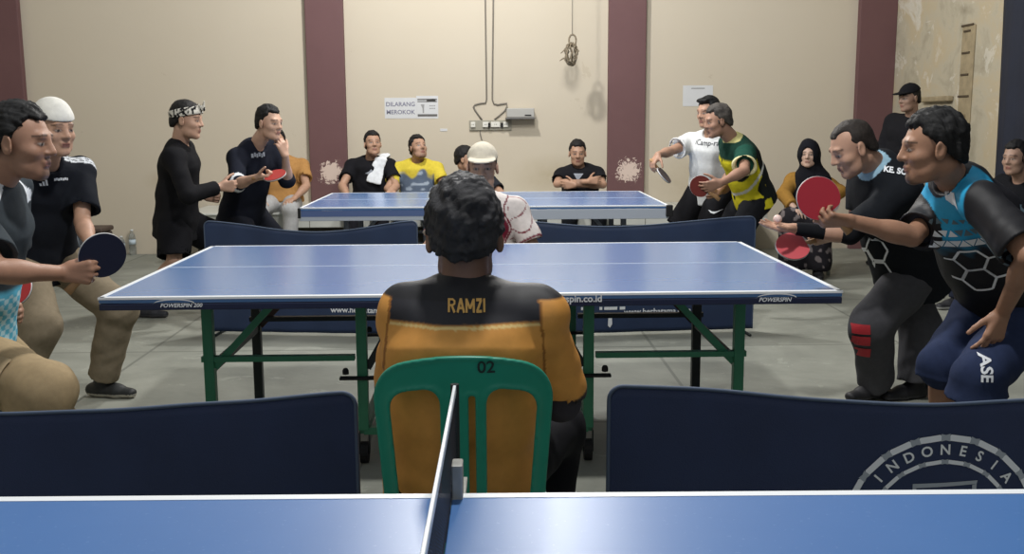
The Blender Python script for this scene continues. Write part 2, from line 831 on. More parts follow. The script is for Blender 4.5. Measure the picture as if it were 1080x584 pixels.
# maroon pillars with peeling plaster near the foot
m_pil, nt, b, vec = node_mat('maroon_paint', 0.7)
xyz = n_sep(nt, vec)
c = n_mix(nt, n_noise(nt, vec, 2.5, 6, 0.6), (108, 76, 76), (96, 66, 67))
nz = n_noise(nt, vec, 17, 5, 0.75, 1.6)
for cx in (-1.66, 1.47):
    bl = n_blob(nt, vec, (cx + 0.02, YW - 0.1, 0.86), (0.24, 1.0, 0.22))
    hit = n_math(nt, 'GREATER_THAN', n_math(nt, 'ADD', n_math(nt, 'MULTIPLY', bl, 0.55), nz), 0.80)
    c = n_mix(nt, hit, c, (208, 188, 176))
nt.links.new(c, b.inputs['Base Color'])
n_bump(nt, b, n_noise(nt, vec, 10, 6, 0.6), 0.15)
# concrete floor with joints
m_floor, nt, b, vec = node_mat('concrete_floor', 0.62)
c = n_ramp(nt, n_noise(nt, vec, 1.3, 9, 0.62, 0.3), [(0.30, (112, 114, 106)), (0.5, (136, 138, 128)), (0.68, (152, 153, 143))])
c = n_mix(nt, n_math(nt, 'MULTIPLY', n_math(nt, 'GREATER_THAN', n_noise(nt, vec, 3.3, 8, 0.7, 0.8), 0.61), 0.35), c, (170, 172, 160))
xyz = n_sep(nt, vec)
lines = None
for ax, per, off in ((0, 1.55, 0.35), (1, 1.55, 0.10)):
    f = n_math(nt, 'FRACT', n_math(nt, 'ADD', n_math(nt, 'DIVIDE', xyz[ax], per), off))
    l = n_math(nt, 'LESS_THAN', f, 0.012)
    lines = l if lines is None else n_math(nt, 'MAXIMUM', lines, l)
c = n_mix(nt, n_math(nt, 'MULTIPLY', lines, 0.6), c, (84, 86, 80))
nt.links.new(c, b.inputs['Base Color'])
n_bump(nt, b, n_noise(nt, vec, 30, 6, 0.6), 0.12)


def struct(o):
    o['kind'] = 'structure'
    return o


struct(MB().box(((XL + XR) / 2, 4.3, -0.05), (XR - XL + 0.4, 13.2, 0.1)).build('floor', m_floor))
struct(MB().box(((XL + XR) / 2, YW + 0.1, HW / 2), (XR - XL + 0.4, 0.2, HW)).build('wall_back', m_wall))
struct(MB().box((XL - 0.1, 4.3, HW / 2), (0.2, 12.8, HW)).build('wall_left', m_wall))
# side wall: stained plaster as far as the dark curtain
YC = 8.33
struct(MB().box((XR + 0.1, 4.3, HW / 2), (0.2, 12.8, HW)).build('wall_right', m_side))
for i, (x0, x1) in enumerate(((-5.16, -4.77), (-1.86, -1.47), (1.27, 1.66), (3.89, XR))):
    struct(MB().box(((x0 + x1) / 2, YW - 0.04, HW / 2), (x1 - x0, 0.08, HW), bev=0.006).build('trim_%d' % (i + 1), m_pil))

# dark hanging covering the nearer part of the side wall, in soft vertical folds
m_cur = mat('dark_curtain_cloth', (22, 28, 44), 0.8, noise=0.25, nscale=3, bump=0.2)
bm = bmesh.new()
ny, nz_ = 160, 14
grid = []
for i in range(ny + 1):
    y = YC - i * (7.2 / ny)
    col_ = []
    for k in range(nz_ + 1):
        z = 0.03 + k * (5.6 / nz_)
        dx = 0.035 + 0.018 * math.sin(y * 17 + 0.6 * math.sin(z * 1.3)) + 0.008 * math.sin(y * 41)
        col_.append(bm.verts.new((XR - dx, y + (0.05 * (z - 1.2) / 2.0 if i == 0 else 0), z)))
    grid.append(col_)
for i in range(ny):
    for k in range(nz_):
        bm.faces.new((grid[i][k], grid[i + 1][k], grid[i + 1][k + 1], grid[i][k + 1]))
bmesh.ops.recalc_face_normals(bm, faces=bm.faces)
me = bpy.data.meshes.new('curtain')
bm.to_mesh(me)
bm.free()
for p in me.polygons:
    p.use_smooth = True
me.materials.append(m_cur)
o = bpy.data.objects.new('curtain', me)
COL.objects.link(o)
md = o.modifiers.new('thickness', 'SOLIDIFY')
md.thickness = 0.004
tag(o, 'dark navy cloth hanging over the right side wall', 'curtain')

# notched strip and ledge on the side wall
m_plas = mat('bare_cement', (150, 136, 108), 0.85, noise=0.2, nscale=12, bump=0.4, bscale=60)
m_notch = mat('dark_gap', (74, 62, 46), 0.9)
r = empty('cable_chase', (XR, 9.0, 0.6), 'vertical chased strip with dark notches in the stained side wall', 'wall strip')
MB().box((-0.006, 0, 0.72), (0.012, 0.24, 1.75), bev=0.004).build('strip', m_plas, r)
for z, w in ((0.42, .12), (0.58, .07), (0.78, .12), (0.98, .2), (1.17, .14), (1.36, .14), (1.55, .12), (1.60, .22)):
    MB().box((-0.016, 0.02, z), (0.012, w, 0.018), bev=0.003).build('notch', m_notch, r)
MB().box((-0.03, 0.03, 0.79), (0.06, 0.15, 0.07), bev=0.02).build('lump', m_plas, r)
o = MB().box((XR - 0.03, 9.54, 1.565), (0.06, 0.62, 0.05), bev=0.012).build('wall_ledge', m_plas)
tag(o, 'short rough cement ledge on the stained wall above the players', 'ledge')

# tiled bench along the back wall
m_tile, nt, b, vec = node_mat('white_tiles', 0.3)
xyz = n_sep(nt, vec)
f = n_math(nt, 'FRACT', n_math(nt, 'DIVIDE', xyz[0], 0.41))
g = n_math(nt, 'LESS_THAN', f, 0.02)
c = n_mix(nt, n_noise(nt, vec, 4, 4), (205, 206, 198), (186, 188, 182))
c = n_mix(nt, g, c, (120, 120, 112))
nt.links.new(c, b.inputs['Base Color'])
r = empty('tiled_bench', (-0.1, 10.2, 0), 'long white tiled bench along the cream back wall', 'bench')
MB().box((0, 0.03, 0.43), (5.7, 0.92, 0.13), bev=0.006).build('slab', m_tile, r)
MB().box((0, 0.015, 0.505), (5.72, 0.96, 0.02), bev=0.005).build('top', m_tile, r)
MB().box((0, 0.15, 0.182), (5.6, 0.65, 0.363)).build('shade_base', mat('under_slab_shade', (70, 66, 58), 0.8, noise=0.2), r)  # recessed block, its dark colour stands in for the shaded void beneath the slab


# ------------------------------------------------------------------ table tennis tables
def table_top_mat(name, col, col2, rough, coat):
    m, nt, b, vec = node_mat(name, rough)
    c = n_mix(nt, n_noise(nt, vec, 3, 6, 0.7), col, col2)
    sp = n_math(nt, 'GREATER_THAN', n_noise(nt, vec, 120, 2, 0.5), 0.70)
    c = n_mix(nt, n_math(nt, 'MULTIPLY', sp, 0.35), c, (120, 150, 195))
    st = nt.nodes.new('ShaderNodeVectorMath')
    st.operation = 'MULTIPLY'
    nt.links.new(vec, st.inputs[0])
    st.inputs[1].default_value = (2, 40, 1)
    c = n_mix(nt, n_math(nt, 'MULTIPLY', n_noise(nt, st.outputs[0], 2, 4), 0.25), c, (80, 120, 175))
    nt.links.new(c, b.inputs['Base Color'])
    b.inputs['Coat Weight'].default_value = coat
    b.inputs['Coat Roughness'].default_value = 0.18
    return m


m_top1 = table_top_mat('near_tabletop_blue', (60, 106, 166), (70, 116, 176), 0.36, 0.0)
m_top2 = table_top_mat('tabletop_blue', (86, 128, 184), (98, 138, 192), 0.26, 0.5)
m_line = mat('white_line_paint', (232, 236, 240), 0.4)
m_apron = mat('navy_apron', (24, 32, 62), 0.45, noise=0.12, nscale=6)
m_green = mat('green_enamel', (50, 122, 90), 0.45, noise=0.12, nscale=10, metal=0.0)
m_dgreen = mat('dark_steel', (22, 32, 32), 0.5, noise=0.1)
m_rubber = mat('black_rubber', (18, 18, 20), 0.8)
m_wht = mat('white_print', (226, 230, 234), 0.5)
m_grey = mat('grey_enamel', (112, 116, 124), 0.5, noise=0.1)
m_silver = mat('silver_apron', (176, 184, 196), 0.4)


def pt_table(name, loc, rz, label, mtop, apron_h, near_apron, legm, darkm, net_label, net_cat='net', center_w=0.24):
    L, Wd, H = 2.74, 1.525, 0.76
    t = empty(name, (loc[0], loc[1], 0), label, 'table', rz=rz)
    for s in (-1, 1):
        MB().box((s * L / 4, Wd / 2, H - 0.011), (L / 2 - 0.004, Wd - 0.004, 0.022), bev=0.002).build('tabletop', mtop, t)
    # painted lines
    z = H + 0.0004
    ln = MB()
    for y in (0.011, Wd - 0.011):
        ln.box((0, y, z), (L - 0.004, 0.02, 0.001))
    for x in (-L / 2 + 0.011, L / 2 - 0.011):
        ln.box((x, Wd / 2, z), (0.02, Wd - 0.004, 0.001))
    ln.box((0, Wd / 2, z), (L - 0.02, 0.004, 0.001))
    for y in (0.0, Wd):
        ln.box((0, y, H - 0.004), (L, 0.002, 0.008))
    ln.build('white_lines', m_line, t)
    # apron frame under the edge
    a = apron_h
    for (c, s, mm) in (((0, 0.009, H - 0.024 - a / 2), (L - 0.004, 0.018, a), near_apron), ((0, Wd - 0.009, H - 0.024 - a / 2), (L - 0.004, 0.018, a), m_apron),
                       ((-L / 2 + 0.009, Wd / 2, H - 0.024 - a / 2), (0.018, Wd - 0.04, a), m_apron), ((L / 2 - 0.009, Wd / 2, H - 0.024 - a / 2), (0.018, Wd - 0.04, a), m_apron)):
        MB().box(c, s, bev=0.003).build('apron', mm, t)
    zt = H - 0.022
    xe, ins = 1.075, 0.35
    zr = 0.445
    for s in (-1, 1):
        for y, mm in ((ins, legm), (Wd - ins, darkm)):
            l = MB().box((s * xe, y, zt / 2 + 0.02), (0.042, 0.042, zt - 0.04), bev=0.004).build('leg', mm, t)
            MB().lathe([(0.026, 0.0), (0.026, 0.03), (0.018, 0.045)], (s * xe, y, 0), 14).build('foot', m_rubber, l)
        # cross rail between the pair of end legs, braces up to the tabletop
        MB().bar((s * xe, ins + 0.02, 0.40), (s * xe, Wd - ins - 0.02, 0.40), 0.03, 0.03).build('rail', darkm, t)
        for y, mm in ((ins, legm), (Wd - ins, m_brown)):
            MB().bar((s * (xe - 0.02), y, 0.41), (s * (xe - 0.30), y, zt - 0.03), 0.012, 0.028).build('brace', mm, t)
        # wheeled centre frame
        xc = s * 0.46
        for y in (ins, Wd - ins):
            MB().box((xc, y, zt / 2 + 0.07), (0.042, 0.042, zt - 0.14), bev=0.004).build('centre_post', legm, t)
            MB().bar((xc - s * 0.02, y, 0.40), (xc - s * 0.20, y, zt - 0.03), 0.012, 0.03).build('brace', darkm, t)
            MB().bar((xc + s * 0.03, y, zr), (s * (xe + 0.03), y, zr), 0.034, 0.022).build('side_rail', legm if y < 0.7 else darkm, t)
            lt = MB().bar((xc - s * 0.09, y - 0.028, 0.365), (xc + s * 0.09, y - 0.028, 0.365), 0.03, 0.012, bev=0.003).build('latch_bar', m_rubber, t)
            MB().lathe([(0.0, 0), (0.013, 0.004), (0.013, 0.02), (0.008, 0.028), (0, 0.03)], (xc + s * 0.065, y - 0.028, 0.378), 10).build('knob', m_rubber, lt)
            c_ = MB()
            for dx in (-0.02, 0.02):
                c_.box((xc + dx, y, 0.085), (0.004, 0.03, 0.09))
            cs = c_.build('caster_fork', darkm, t)
            w = MB()
            w.tube([(xc - 0.016, y, 0.045), (xc + 0.016, y, 0.045)], 0.044, 18)
            w.build('wheel', m_rubber, cs)
        MB().bar((xc, ins, 0.14), (xc, Wd - ins, 0.14), 0.034, 0.034).build('base_rail', legm, t)
        MB().bar((xc, ins, zt - 0.05), (xc, Wd - ins, zt - 0.05), 0.034, 0.034).build('top_rail', darkm, t)
    for y in (ins, Wd - ins):
        MB().bar((-0.46, y, 0.138), (0.46, y, 0.138), 0.034, 0.03).build('long_rail', legm, t)
    # the net, clamped across the middle
    n = empty('table_net', (loc[0], loc[1], 0), net_label, net_cat, rz=rz)
    m_net, nt, b, vec = net_material()
    NH, NO = 0.1525, 0.1525
    MB().box((0, Wd / 2, H + NH / 2 - 0.004), (0.003, Wd + 2 * NO, NH - 0.012)).build('mesh_screen', m_net, n)
    MB().box((0, Wd / 2, H + NH - 0.008), (0.006, Wd + 2 * NO, 0.016), bev=0.002).build('tape', m_line, n)
    for y, s in ((-NO, -1), (Wd + NO, 1)):
        MB().tube([(0, y, H - 0.03), (0, y, H + NH)], 0.008, 10).build('post', m_dgreen, n)
        k = MB()
        k.box((0.009, y - s * 0.09, H - 0.035), (0.024, 0.20, 0.012), bev=0.002)
        k.box((0.011, y - s * 0.160, H + 0.020), (0.019, 0.04, 0.078), bev=0.003)
        k.box((0.009, y - s * 0.145, H - 0.005), (0.022, 0.01, 0.07), bev=0.002)
        k.tube([(0.016, y - s * 0.18, H - 0.12), (0.016, y - s * 0.18, H - 0.05)], 0.006, 8)
        k.build('clamp', mat('clamp_grey', (168, 168, 162), 0.45, noise=0.15, nscale=40), n)
    return t


m_brown = mat('rusty_brown_steel', (66, 46, 40), 0.6, noise=0.2, nscale=20)


def net_material():
    m, nt, b, vec = node_mat('navy_net', 0.75)
    b.inputs['Base Color'].default_value = lin4((22, 26, 44))
    xyz = n_sep(nt, vec)
    fy = n_math(nt, 'FRACT', n_math(nt, 'DIVIDE', xyz[1], 0.011))
    fz = n_math(nt, 'FRACT', n_math(nt, 'DIVIDE', xyz[2], 0.011))
    hole = n_math(nt, 'MULTIPLY', n_math(nt, 'GREATER_THAN', fy, 0.42), n_math(nt, 'GREATER_THAN', fz, 0.42))
    nt.links.new(n_math(nt, 'SUBTRACT', 1.0, hole), b.inputs['Alpha'])
    return m, nt, b, vec


tm = pt_table('table_tennis_table', (-0.055, 3.635), 0.0, 'blue table tennis table on a green frame in the middle of the hall', m_top2, 0.024, m_apron, m_green, m_dgreen,
              'navy net across the middle blue table behind the seated man in orange')
tf = pt_table('table_tennis_table', (-0.022, 7.417), -0.006, 'blue table tennis table with pale apron by the back wall bench', m_top2, 0.075, m_silver, m_grey, m_grey,
              'navy net across the far table near the back wall')
tn = pt_table('table_tennis_table', (-0.094, 1.645 - 1.525), -0.018, 'nearest blue table tennis table, only its far edge in view', m_top1, 0.058, m_apron, m_green, m_dgreen,
              'white taped net running away over the nearest table')

# print on the aprons
TX = lambda s, size, **k: text_bm(s, size, **k)
base = (-0.055, 3.635)


def apron_x(px):
    return at(px, 322, 3.635)[0]


yy, zc = 3.635, 0.76 - 0.031
flat(TX('POWERSPIN 200', 0.020, bold=0.0005, sx=1.05, shear=0.25), 'lettering', (apron_x(191), yy - 0.0005, zc), (1, 0, 0), (0, 0, 1), m_wht, tm, (base[0], base[1], 0))
flat(TX('POWERSPIN', 0.022, bold=0.0005, sx=1.0, shear=0.25), 'lettering', (apron_x(817), yy - 0.0005, zc), (1, 0, 0), (0, 0, 1), m_wht, tm, (base[0], base[1], 0))
flat(TX('www.powerspin.co.id', 0.036, bold=0.0008), 'lettering', (apron_x(590), yy - 0.0005, zc + 0.010), (1, 0, 0), (0, 0, 1), m_wht, tm, (base[0], base[1], 0))
for px in (184, 819):
    arc = [(0.075 * math.cos(a), 0.018 * math.sin(a)) for a in np.linspace(0.15, PI - 0.1, 18)]
    arc2 = [(0.075 * math.cos(a) - 0.004, 0.018 * math.sin(a) - 0.001 - 0.004 * math.sin(a * 0.8)) for a in np.linspace(PI - 0.1, 0.15, 18)]
    flat(poly_mesh_2d([arc + arc2]), 'arc_mark', (apron_x(px), yy - 0.0005, zc + 0.007), (1, 0, 0), (0, 0, 1), m_wht, tm, (base[0], base[1], 0))
# black end cap of the far table
o = MB().box((1.37, 0.0, 0.72), (0.05, 0.05, 0.085), bev=0.006).build('corner_cap', m_rubber, tf)
o = MB().box((-1.37, 0.0, 0.72), (0.02, 0.03, 0.075), bev=0.004).build('corner_cap', m_rubber, tf)
flat(poly_mesh_2d([rect(0, 0, 1.36, 0.045)]), 'blue_band', (-0.70, 7.417 - 0.0006, 0.715), (1, 0, 0), (0, 0, 1), mat('apron_blue', (84, 104, 150), 0.5), tf, (-0.022, 7.417, 0))


# ------------------------------------------------------------------ court barriers
m_bar = mat('navy_barrier_cloth', (32, 46, 80), 0.7, noise=0.15, nscale=5, bump=0.2, bscale=300)
m_barf = mat('barrier_far_cloth', (34, 52, 84), 0.62, noise=0.15, nscale=5, bump=0.2, bscale=300)
m_piping = mat('barrier_piping', (70, 84, 106), 0.7)


def barrier(p0, p1, hgt, label, m, sag=0.03, seed=1, foot=True, clear=0.02, wav=0.006):
    """cloth panel with rounded top corners over a steel frame; p0,p1 = ends on the floor"""
    p0, p1 = V(*p0, 0), V(*p1, 0)
    Lg = np.linalg.norm(p1 - p0)
    d = (p1 - p0) / Lg
    ang = math.atan2(d[1], d[0])
    r = empty('court_barrier', p0, label, 'barrier', 'court barriers', rz=ang)
    nx, nz = 90, 24
    rad = 0.035
    rs = np.random.RandomState(seed)
    ph = rs.rand(6) * 6
    bm = bmesh.new()
    g = []
    for i in range(nx + 1):
        s = 0.5 - 0.5 * math.cos(PI * i / nx)
        x = s * Lg
        top = hgt - sag * math.sin(PI * s) ** 1.5 + 0.004 * math.sin(9 * s + ph[0])
        e = min(x, Lg - x)
        if e < rad:
            top -= rad - math.sqrt(max(0, rad * rad - (rad - e) ** 2))
        col_ = []
        for k in range(nz + 1):
            f = k / nz
            z = clear + (top - clear) * f
            y = wav * (math.sin(s * 14 + ph[1]) * f + 0.6 * math.sin(s * 31 + ph[2] + f * 2)) + 0.02 * math.sin(PI * s) * math.sin(PI * f) * math.sin(ph[3])
            col_.append(bm.verts.new((x, y, z)))
        g.append(col_)
    for i in range(nx):
        for k in range(nz):
            bm.faces.new((g[i][k], g[i + 1][k], g[i + 1][k + 1], g[i][k + 1]))
    top_pts = [tuple(c[-1].co) for c in g]
    edge = [tuple(v.co) for v in g[0]] + top_pts[1:-1] + [tuple(v.co) for v in g[-1]][::-1]
    me = bpy.data.meshes.new('cloth')
    bm.to_mesh(me)
    bm.free()
    for p in me.polygons:
        p.use_smooth = True
    me.materials.append(m)
    o = bpy.data.objects.new('cloth', me)
    COL.objects.link(o)
    o.parent = r
    md = o.modifiers.new('thickness', 'SOLIDIFY')
    md.thickness = 0.006
    md.offset = -1
    MB().tube(edge, 0.005, 6).build('piping', m_piping, r, True)
    fr = MB()
    for x in (0.07, Lg - 0.07):
        fr.tube([(x, 0.02, 0.0), (x, 0.02, hgt - 0.10)], 0.008, 8)
        fr.tube([(x, -0.16, 0.01), (x, 0.18, 0.01)], 0.009, 8)
    fr.tube([(0.07, 0.022, 0.06), (Lg - 0.07, 0.022, 0.06)], 0.008, 8)
    fr.build('frame', m_dgreen, r, True)
    return r, o


yb = 2.38
xl = at(375, 412, yb)[0]
xr = at(642, 410, yb)[0]
barrier((xl - 1.55, yb - 0.02), (xl, yb), 0.742, 'plain navy court barrier in front at the left edge', m_bar, 0.045, 3)
brc, brcloth = barrier((xr, yb), (xr + 1.75, yb - 0.04), 0.745, 'navy court barrier in front at right, bearing a white INDONESIA crest', m_bar, 0.045, 5)
yB = 6.42
xa, xm = at(212, 300, yB)[0], at(446, 300, yB)[0]
barrier((xa, yB + 0.14), (xm - 0.03, yB - 0.03), 0.755, 'navy court barrier behind the middle table, left of the seated umpire', m_barf, 0.07, 8)
xn, xz = at(560, 300, yB)[0], at(797, 300, yB)[0]
b2, b2c = barrier((xn - 0.25, yB - 0.10), (xz, yB + 0.05), 0.765, 'navy court barrier behind the middle table, right of the seated umpire', m_barf, 0.05, 11)
bw = b2.matrix_world

# crest and print on the barriers (in each barrier's own frame)
p0 = np.array(brc.location)
ang = brc.rotation_euler.z
dvec = V(math.cos(ang), math.sin(ang), 0)


def on_bar(root, px, py, Yd):
    q = at(px, py, Yd)
    a = root.rotation_euler.z
    d = q - np.array(root.location)
    return d[0] * math.cos(a) + d[1] * math.sin(a), d[2]


m_crest = mat('crest_print', (226, 230, 236), 0.6)
m_crestd = mat('crest_print_grey', (158, 166, 176), 0.6)
cx, cz = on_bar(brc, 991, 559, yb - 0.03)
PXM = yb / FPX


def ring(R, wr, wk, period):
    rods, knots = [], []
    for i in range(-4, 5):
        a0 = i * period
        a1 = a0 + period
        pa, pb = math.radians(a0 + period * 0.17), math.radians(a1 - period * 0.17)
        P = V(R * math.sin(pa), R * math.cos(pa))
        Q = V(R * math.sin(pb), R * math.cos(pb))
        u = nrm(Q - P)
        n = V(-u[1], u[0])
        pts = [tuple(P + n * wr / 2), tuple(P - u * wr * 0.4), tuple(P - n * wr / 2), tuple(Q - n * wr / 2), tuple(Q + u * wr * 0.4), tuple(Q + n * wr / 2)]
        rods.append([(x, y) for x, y in pts])
        a = math.radians(a0)
        c = V(R * math.sin(a), R * math.cos(a))
        t = V(math.cos(a), -math.sin(a))
        nn = V(math.sin(a), math.cos(a))
        hw = R * math.radians(period) * 0.15
        knots.append([tuple(c + t * sx * hw * k + nn * sy * wk / 2 * w) for sx, sy, k, w in ((-1, -1, 1, 1), (0, -1, 1, 0.7), (1, -1, 1, 1), (1, 1, 1, 1), (0, 1, 1, 0.7), (-1, 1, 1, 1))])
    return rods, knots


for R, wr, wk in ((107, 7.0, 8.5), (80, 4.5, 6.0)):
    rods, knots = ring(R * PXM, wr * PXM, wk * PXM, 18)
    lay(poly_mesh_2d(rods), 'crest_chain', brcloth, (cx, 0, cz), (1, 0, 0), (0, 0, 1), m_crest, brc, cell=0.03, off=0.0015)
    for kn_ in knots:
        lay(poly_mesh_2d([kn_]), 'crest_knot', brcloth, (cx, 0, cz), (1, 0, 0), (0, 0, 1), m_crestd, brc, cell=0.03, off=0.0018)
for i, ch in enumerate('INDONESIA'):
    a = math.radians((i - 4) * 12.4)
    tb = text_bm(ch, 0.036, bold=0.0008)
    mt = Matrix.Translation((93 * PXM * math.sin(a), 93 * PXM * math.cos(a), 0)) @ Matrix.Rotation(-a, 4, 'Z')
    bmesh.ops.transform(tb, matrix=mt, verts=tb.verts)
    lay(tb, 'crest_letter', brcloth, (cx, 0, cz), (1, 0, 0), (0, 0, 1), m_wht, brc, cell=0.03, off=0.0015)
w2, h2 = 34 * PXM, 30 * PXM
fx = [[(-w2, h2), (-w2, h2 + 5 * PXM), (w2 + 4 * PXM, h2 + 8 * PXM), (w2 + 3 * PXM, h2 + 4 * PXM)], [(-w2, -h2), (-w2, h2), (-w2 + 4 * PXM, h2), (-w2 + 4 * PXM, -h2)], [(w2 - 2 * PXM, -h2), (w2 - 2 * PXM, h2 + 3 * PXM), (w2 + 3 * PXM, h2 + 4 * PXM), (w2 + 2 * PXM, -h2)]]
lay(poly_mesh_2d(fx), 'crest_panel', brcloth, (cx, 0, cz + 20 * PXM), (1, 0, 0), (0, 0, 1), m_crestd, brc, cell=0.04, off=0.0015)

# print on the barriers behind the middle table
b1 = [o for o in bpy.data.objects if o.get('label', '').endswith('left of the seated umpire')][0]
for root, px, marks in ((b1, 384, ((352, 3), (345, 4), (338, 3), (331, 3), (324, 3), (317, 3))), (b2, 693, ((616, 10), (645, 9), (655, 6), (638, 5), (632, 3)))):
    cl = [c for c in root.children if c.name.startswith('cloth')][0]
    x, z = on_bar(root, px, 327.5, yB)
    lay(text_bm('www.herbatama.com', 0.052, bold=0.001), 'lettering', cl, (x, 0, z), (1, 0, 0), (0, 0, 1), m_wht, root, cell=0.05, off=0.002)
    ps = []
    for mx_, w in marks:
        x, z = on_bar(root, mx_, 323.5, yB)
        ps.append(rect(x, z, w * yB / FPX, 0.02))
    lay(poly_mesh_2d(ps), 'print_marks', cl, (0, 0, 0), (1, 0, 0), (0, 0, 1), m_wht, root, cell=0.05, off=0.002)
cl = [c for c in b2.children if c.name.startswith('cloth')][0]
x, z = on_bar(b2, 642, 337, yB)
lay(poly_mesh_2d([[(-0.012, 0.04), (-0.014, -0.03), (0.0, -0.045), (0.014, -0.02), (0.01, 0.035)]]), 'tie_tag', cl, (x, 0, z), (1, 0, 0), (0, 0, 1), m_wht, b2, cell=0.05, off=0.003)


# ------------------------------------------------------------------ people
class Rig:
    pass


def head_ops(S, c, R, hs, ops, nose=1.0, jaw=1.0):
    """adds head to solid S; c centre at ear level, R columns = right, forward, up"""
    w = lambda x, y, z: c + R @ (V(x, y, z) * hs)
    e = lambda p, r, k: S.add(ell(w(*p), V(*r) * hs, R), k * hs)
    e((0, -0.012, 0.036), (0.073, 0.091, 0.082), 0.01)
    e((0, 0.030, -0.020), (0.060, 0.060, 0.080), 0.03)
    S.add(rc(w(-0.030 * jaw, 0.035, -0.075), w(0.030 * jaw, 0.035, -0.075), 0.030 * hs, 0.030 * hs), 0.03 * hs)
    S.add(rc(w(-0.008, 0.068, -0.093), w(0.008, 0.068, -0.093), 0.020 * hs, 0.020 * hs), 0.025 * hs)
    for s in (-1, 1):
        e((s * 0.043, 0.052, -0.022), (0.022, 0.026, 0.020), 0.02)
    S.add(rc(w(-0.034, 0.076, 0.030), w(0.034, 0.076, 0.030), 0.012 * hs, 0.012 * hs), 0.015 * hs)
    for s in (-1, 1):
        S.sub(ell(w(s * 0.033, 0.098, 0.008), V(0.017, 0.014, 0.010) * hs, R), 0.014 * hs)
        e((s * 0.032, 0.071, 0.007), (0.0135, 0.0135, 0.0115), 0.003)
    S.add(rc(w(0, 0.084, 0.022), w(0, 0.096 + 0.005 * nose, -0.019), 0.0075 * hs, 0.0118 * hs * nose), 0.012 * hs)
    for s in (-1, 1):
        e((s * 0.0135, 0.090, -0.023), (0.009, 0.011, 0.008), 0.006)
    S.add(rc(w(-0.018, 0.085, -0.052), w(0.018, 0.085, -0.052), 0.0065 * hs, 0.0065 * hs), 0.008 * hs)
    S.add(rc(w(-0.015, 0.084, -0.063), w(0.015, 0.084, -0.063), 0.0072 * hs, 0.0072 * hs), 0.006 * hs)
    S.sub(rc(w(-0.016, 0.094, -0.0575), w(0.016, 0.094, -0.0575), 0.003 * hs, 0.003 * hs), 0.004 * hs)
    for s in (-1, 1):
        a = R @ V(s * 0.35, -0.94, 0)
        Re = np.stack([nrm(R @ V(s * 0.90, -0.42, 0)), nrm(R @ V(s * 0.42, 0.9, 0.15)), nrm(R[:, 2])], 1)
        S.add(ell(w(s * 0.078, -0.008, -0.004), V(0.008, 0.023, 0.034) * hs, Re), 0.008 * hs)
        S.sub(ell(w(s * 0.089, -0.004, 0.000), V(0.007, 0.013, 0.020) * hs, Re), 0.004 * hs)


def skin_color(P, base, rig, extra):
    q = ((P - rig.hc) @ rig.HR) / rig.hs
    x, y, z = q[:, 0], q[:, 1], q[:, 2]
    base = np.asarray(base, float)
    base = (base * 0.78 + base.mean() * 0.22) * 1.14
    c = np.tile(lin(base), (len(P), 1))

    def mixc(m, col):
        m = np.clip(m, 0, 1)[:, None]
        c[:] = c * (1 - m) + lin(col) * m
    lip = (1 - np.abs(x) / 0.024) * 3
    lipm = np.clip(lip, 0, 1) * np.clip((0.013 - np.abs(z + 0.058)) / 0.004, 0, 1) * (y > 0.066)
    mixc(lipm * 0.75, extra.get('lip', (128, 76, 70)))
    mixc(np.clip((0.0025 - np.abs(z + 0.0575)) / 0.002, 0, 1) * (np.abs(x) < 0.019) * (y > 0.066) * 0.8, (60, 30, 28))
    br = (np.abs(x) > 0.012) & (np.abs(x) < 0.054) & (y > 0.045)
    zb = 0.034 - np.clip(np.abs(x) - 0.038, 0, 1) * 0.45
    mixc(br * np.clip((0.0050 - np.abs(z - zb)) / 0.003, 0, 1) * 0.8, (28, 22, 20))
    ex = np.abs(x) - 0.032
    er = np.sqrt((ex / 0.0145) ** 2 + ((z - 0.006) / 0.0062) ** 2)
    fr = (y > 0.05)
    mixc(fr * np.clip((1.5 - er) * 3, 0, 1) * 0.6, (70, 44, 36))
    mixc(fr * np.clip((1.0 - er) * 4, 0, 1), (158, 148, 140))
    mixc(fr * np.clip((0.0062 - np.sqrt(ex ** 2 + (z - 0.006) ** 2)) / 0.0015, 0, 1), (24, 16, 14))
    fade = np.clip((0.010 - y) / 0.02, 0, 1) * np.clip((z + 0.055) / 0.03, 0, 1) * np.clip((0.078 - np.abs(x)) / 0.003, 0, 1)
    mixc(fade * extra.get('fade', 0.6), (46, 40, 38))
    if extra.get('goatee'):
        g = extra['goatee']
        m = (y > 0.045) * np.clip((-0.070 - z) / 0.012, 0, 1) * np.clip((0.034 - np.abs(x)) / 0.012, 0, 1)
        mixc(m * g, (40, 36, 34))
        m = (y > 0.075) * np.clip((0.006 - np.abs(z + 0.041)) / 0.004, 0, 1) * np.clip((0.026 - np.abs(x)) / 0.006, 0, 1)
        mixc(m * g, (48, 40, 36))
    if extra.get('stubble'):
        m = (y > 0.0) * np.clip((-0.030 - z) / 0.02, 0, 1) * (z > -0.14)
        mixc(m * extra['stubble'], (84, 70, 62))
    if extra.get('scalp'):
        m = np.clip((z - 0.03) / 0.02, 0, 1) * np.clip((0.055 - y) / 0.03, 0, 1)
        mixc(m * extra['scalp'], (40, 36, 34))
    if extra.get('limb'):
        pass
    return c


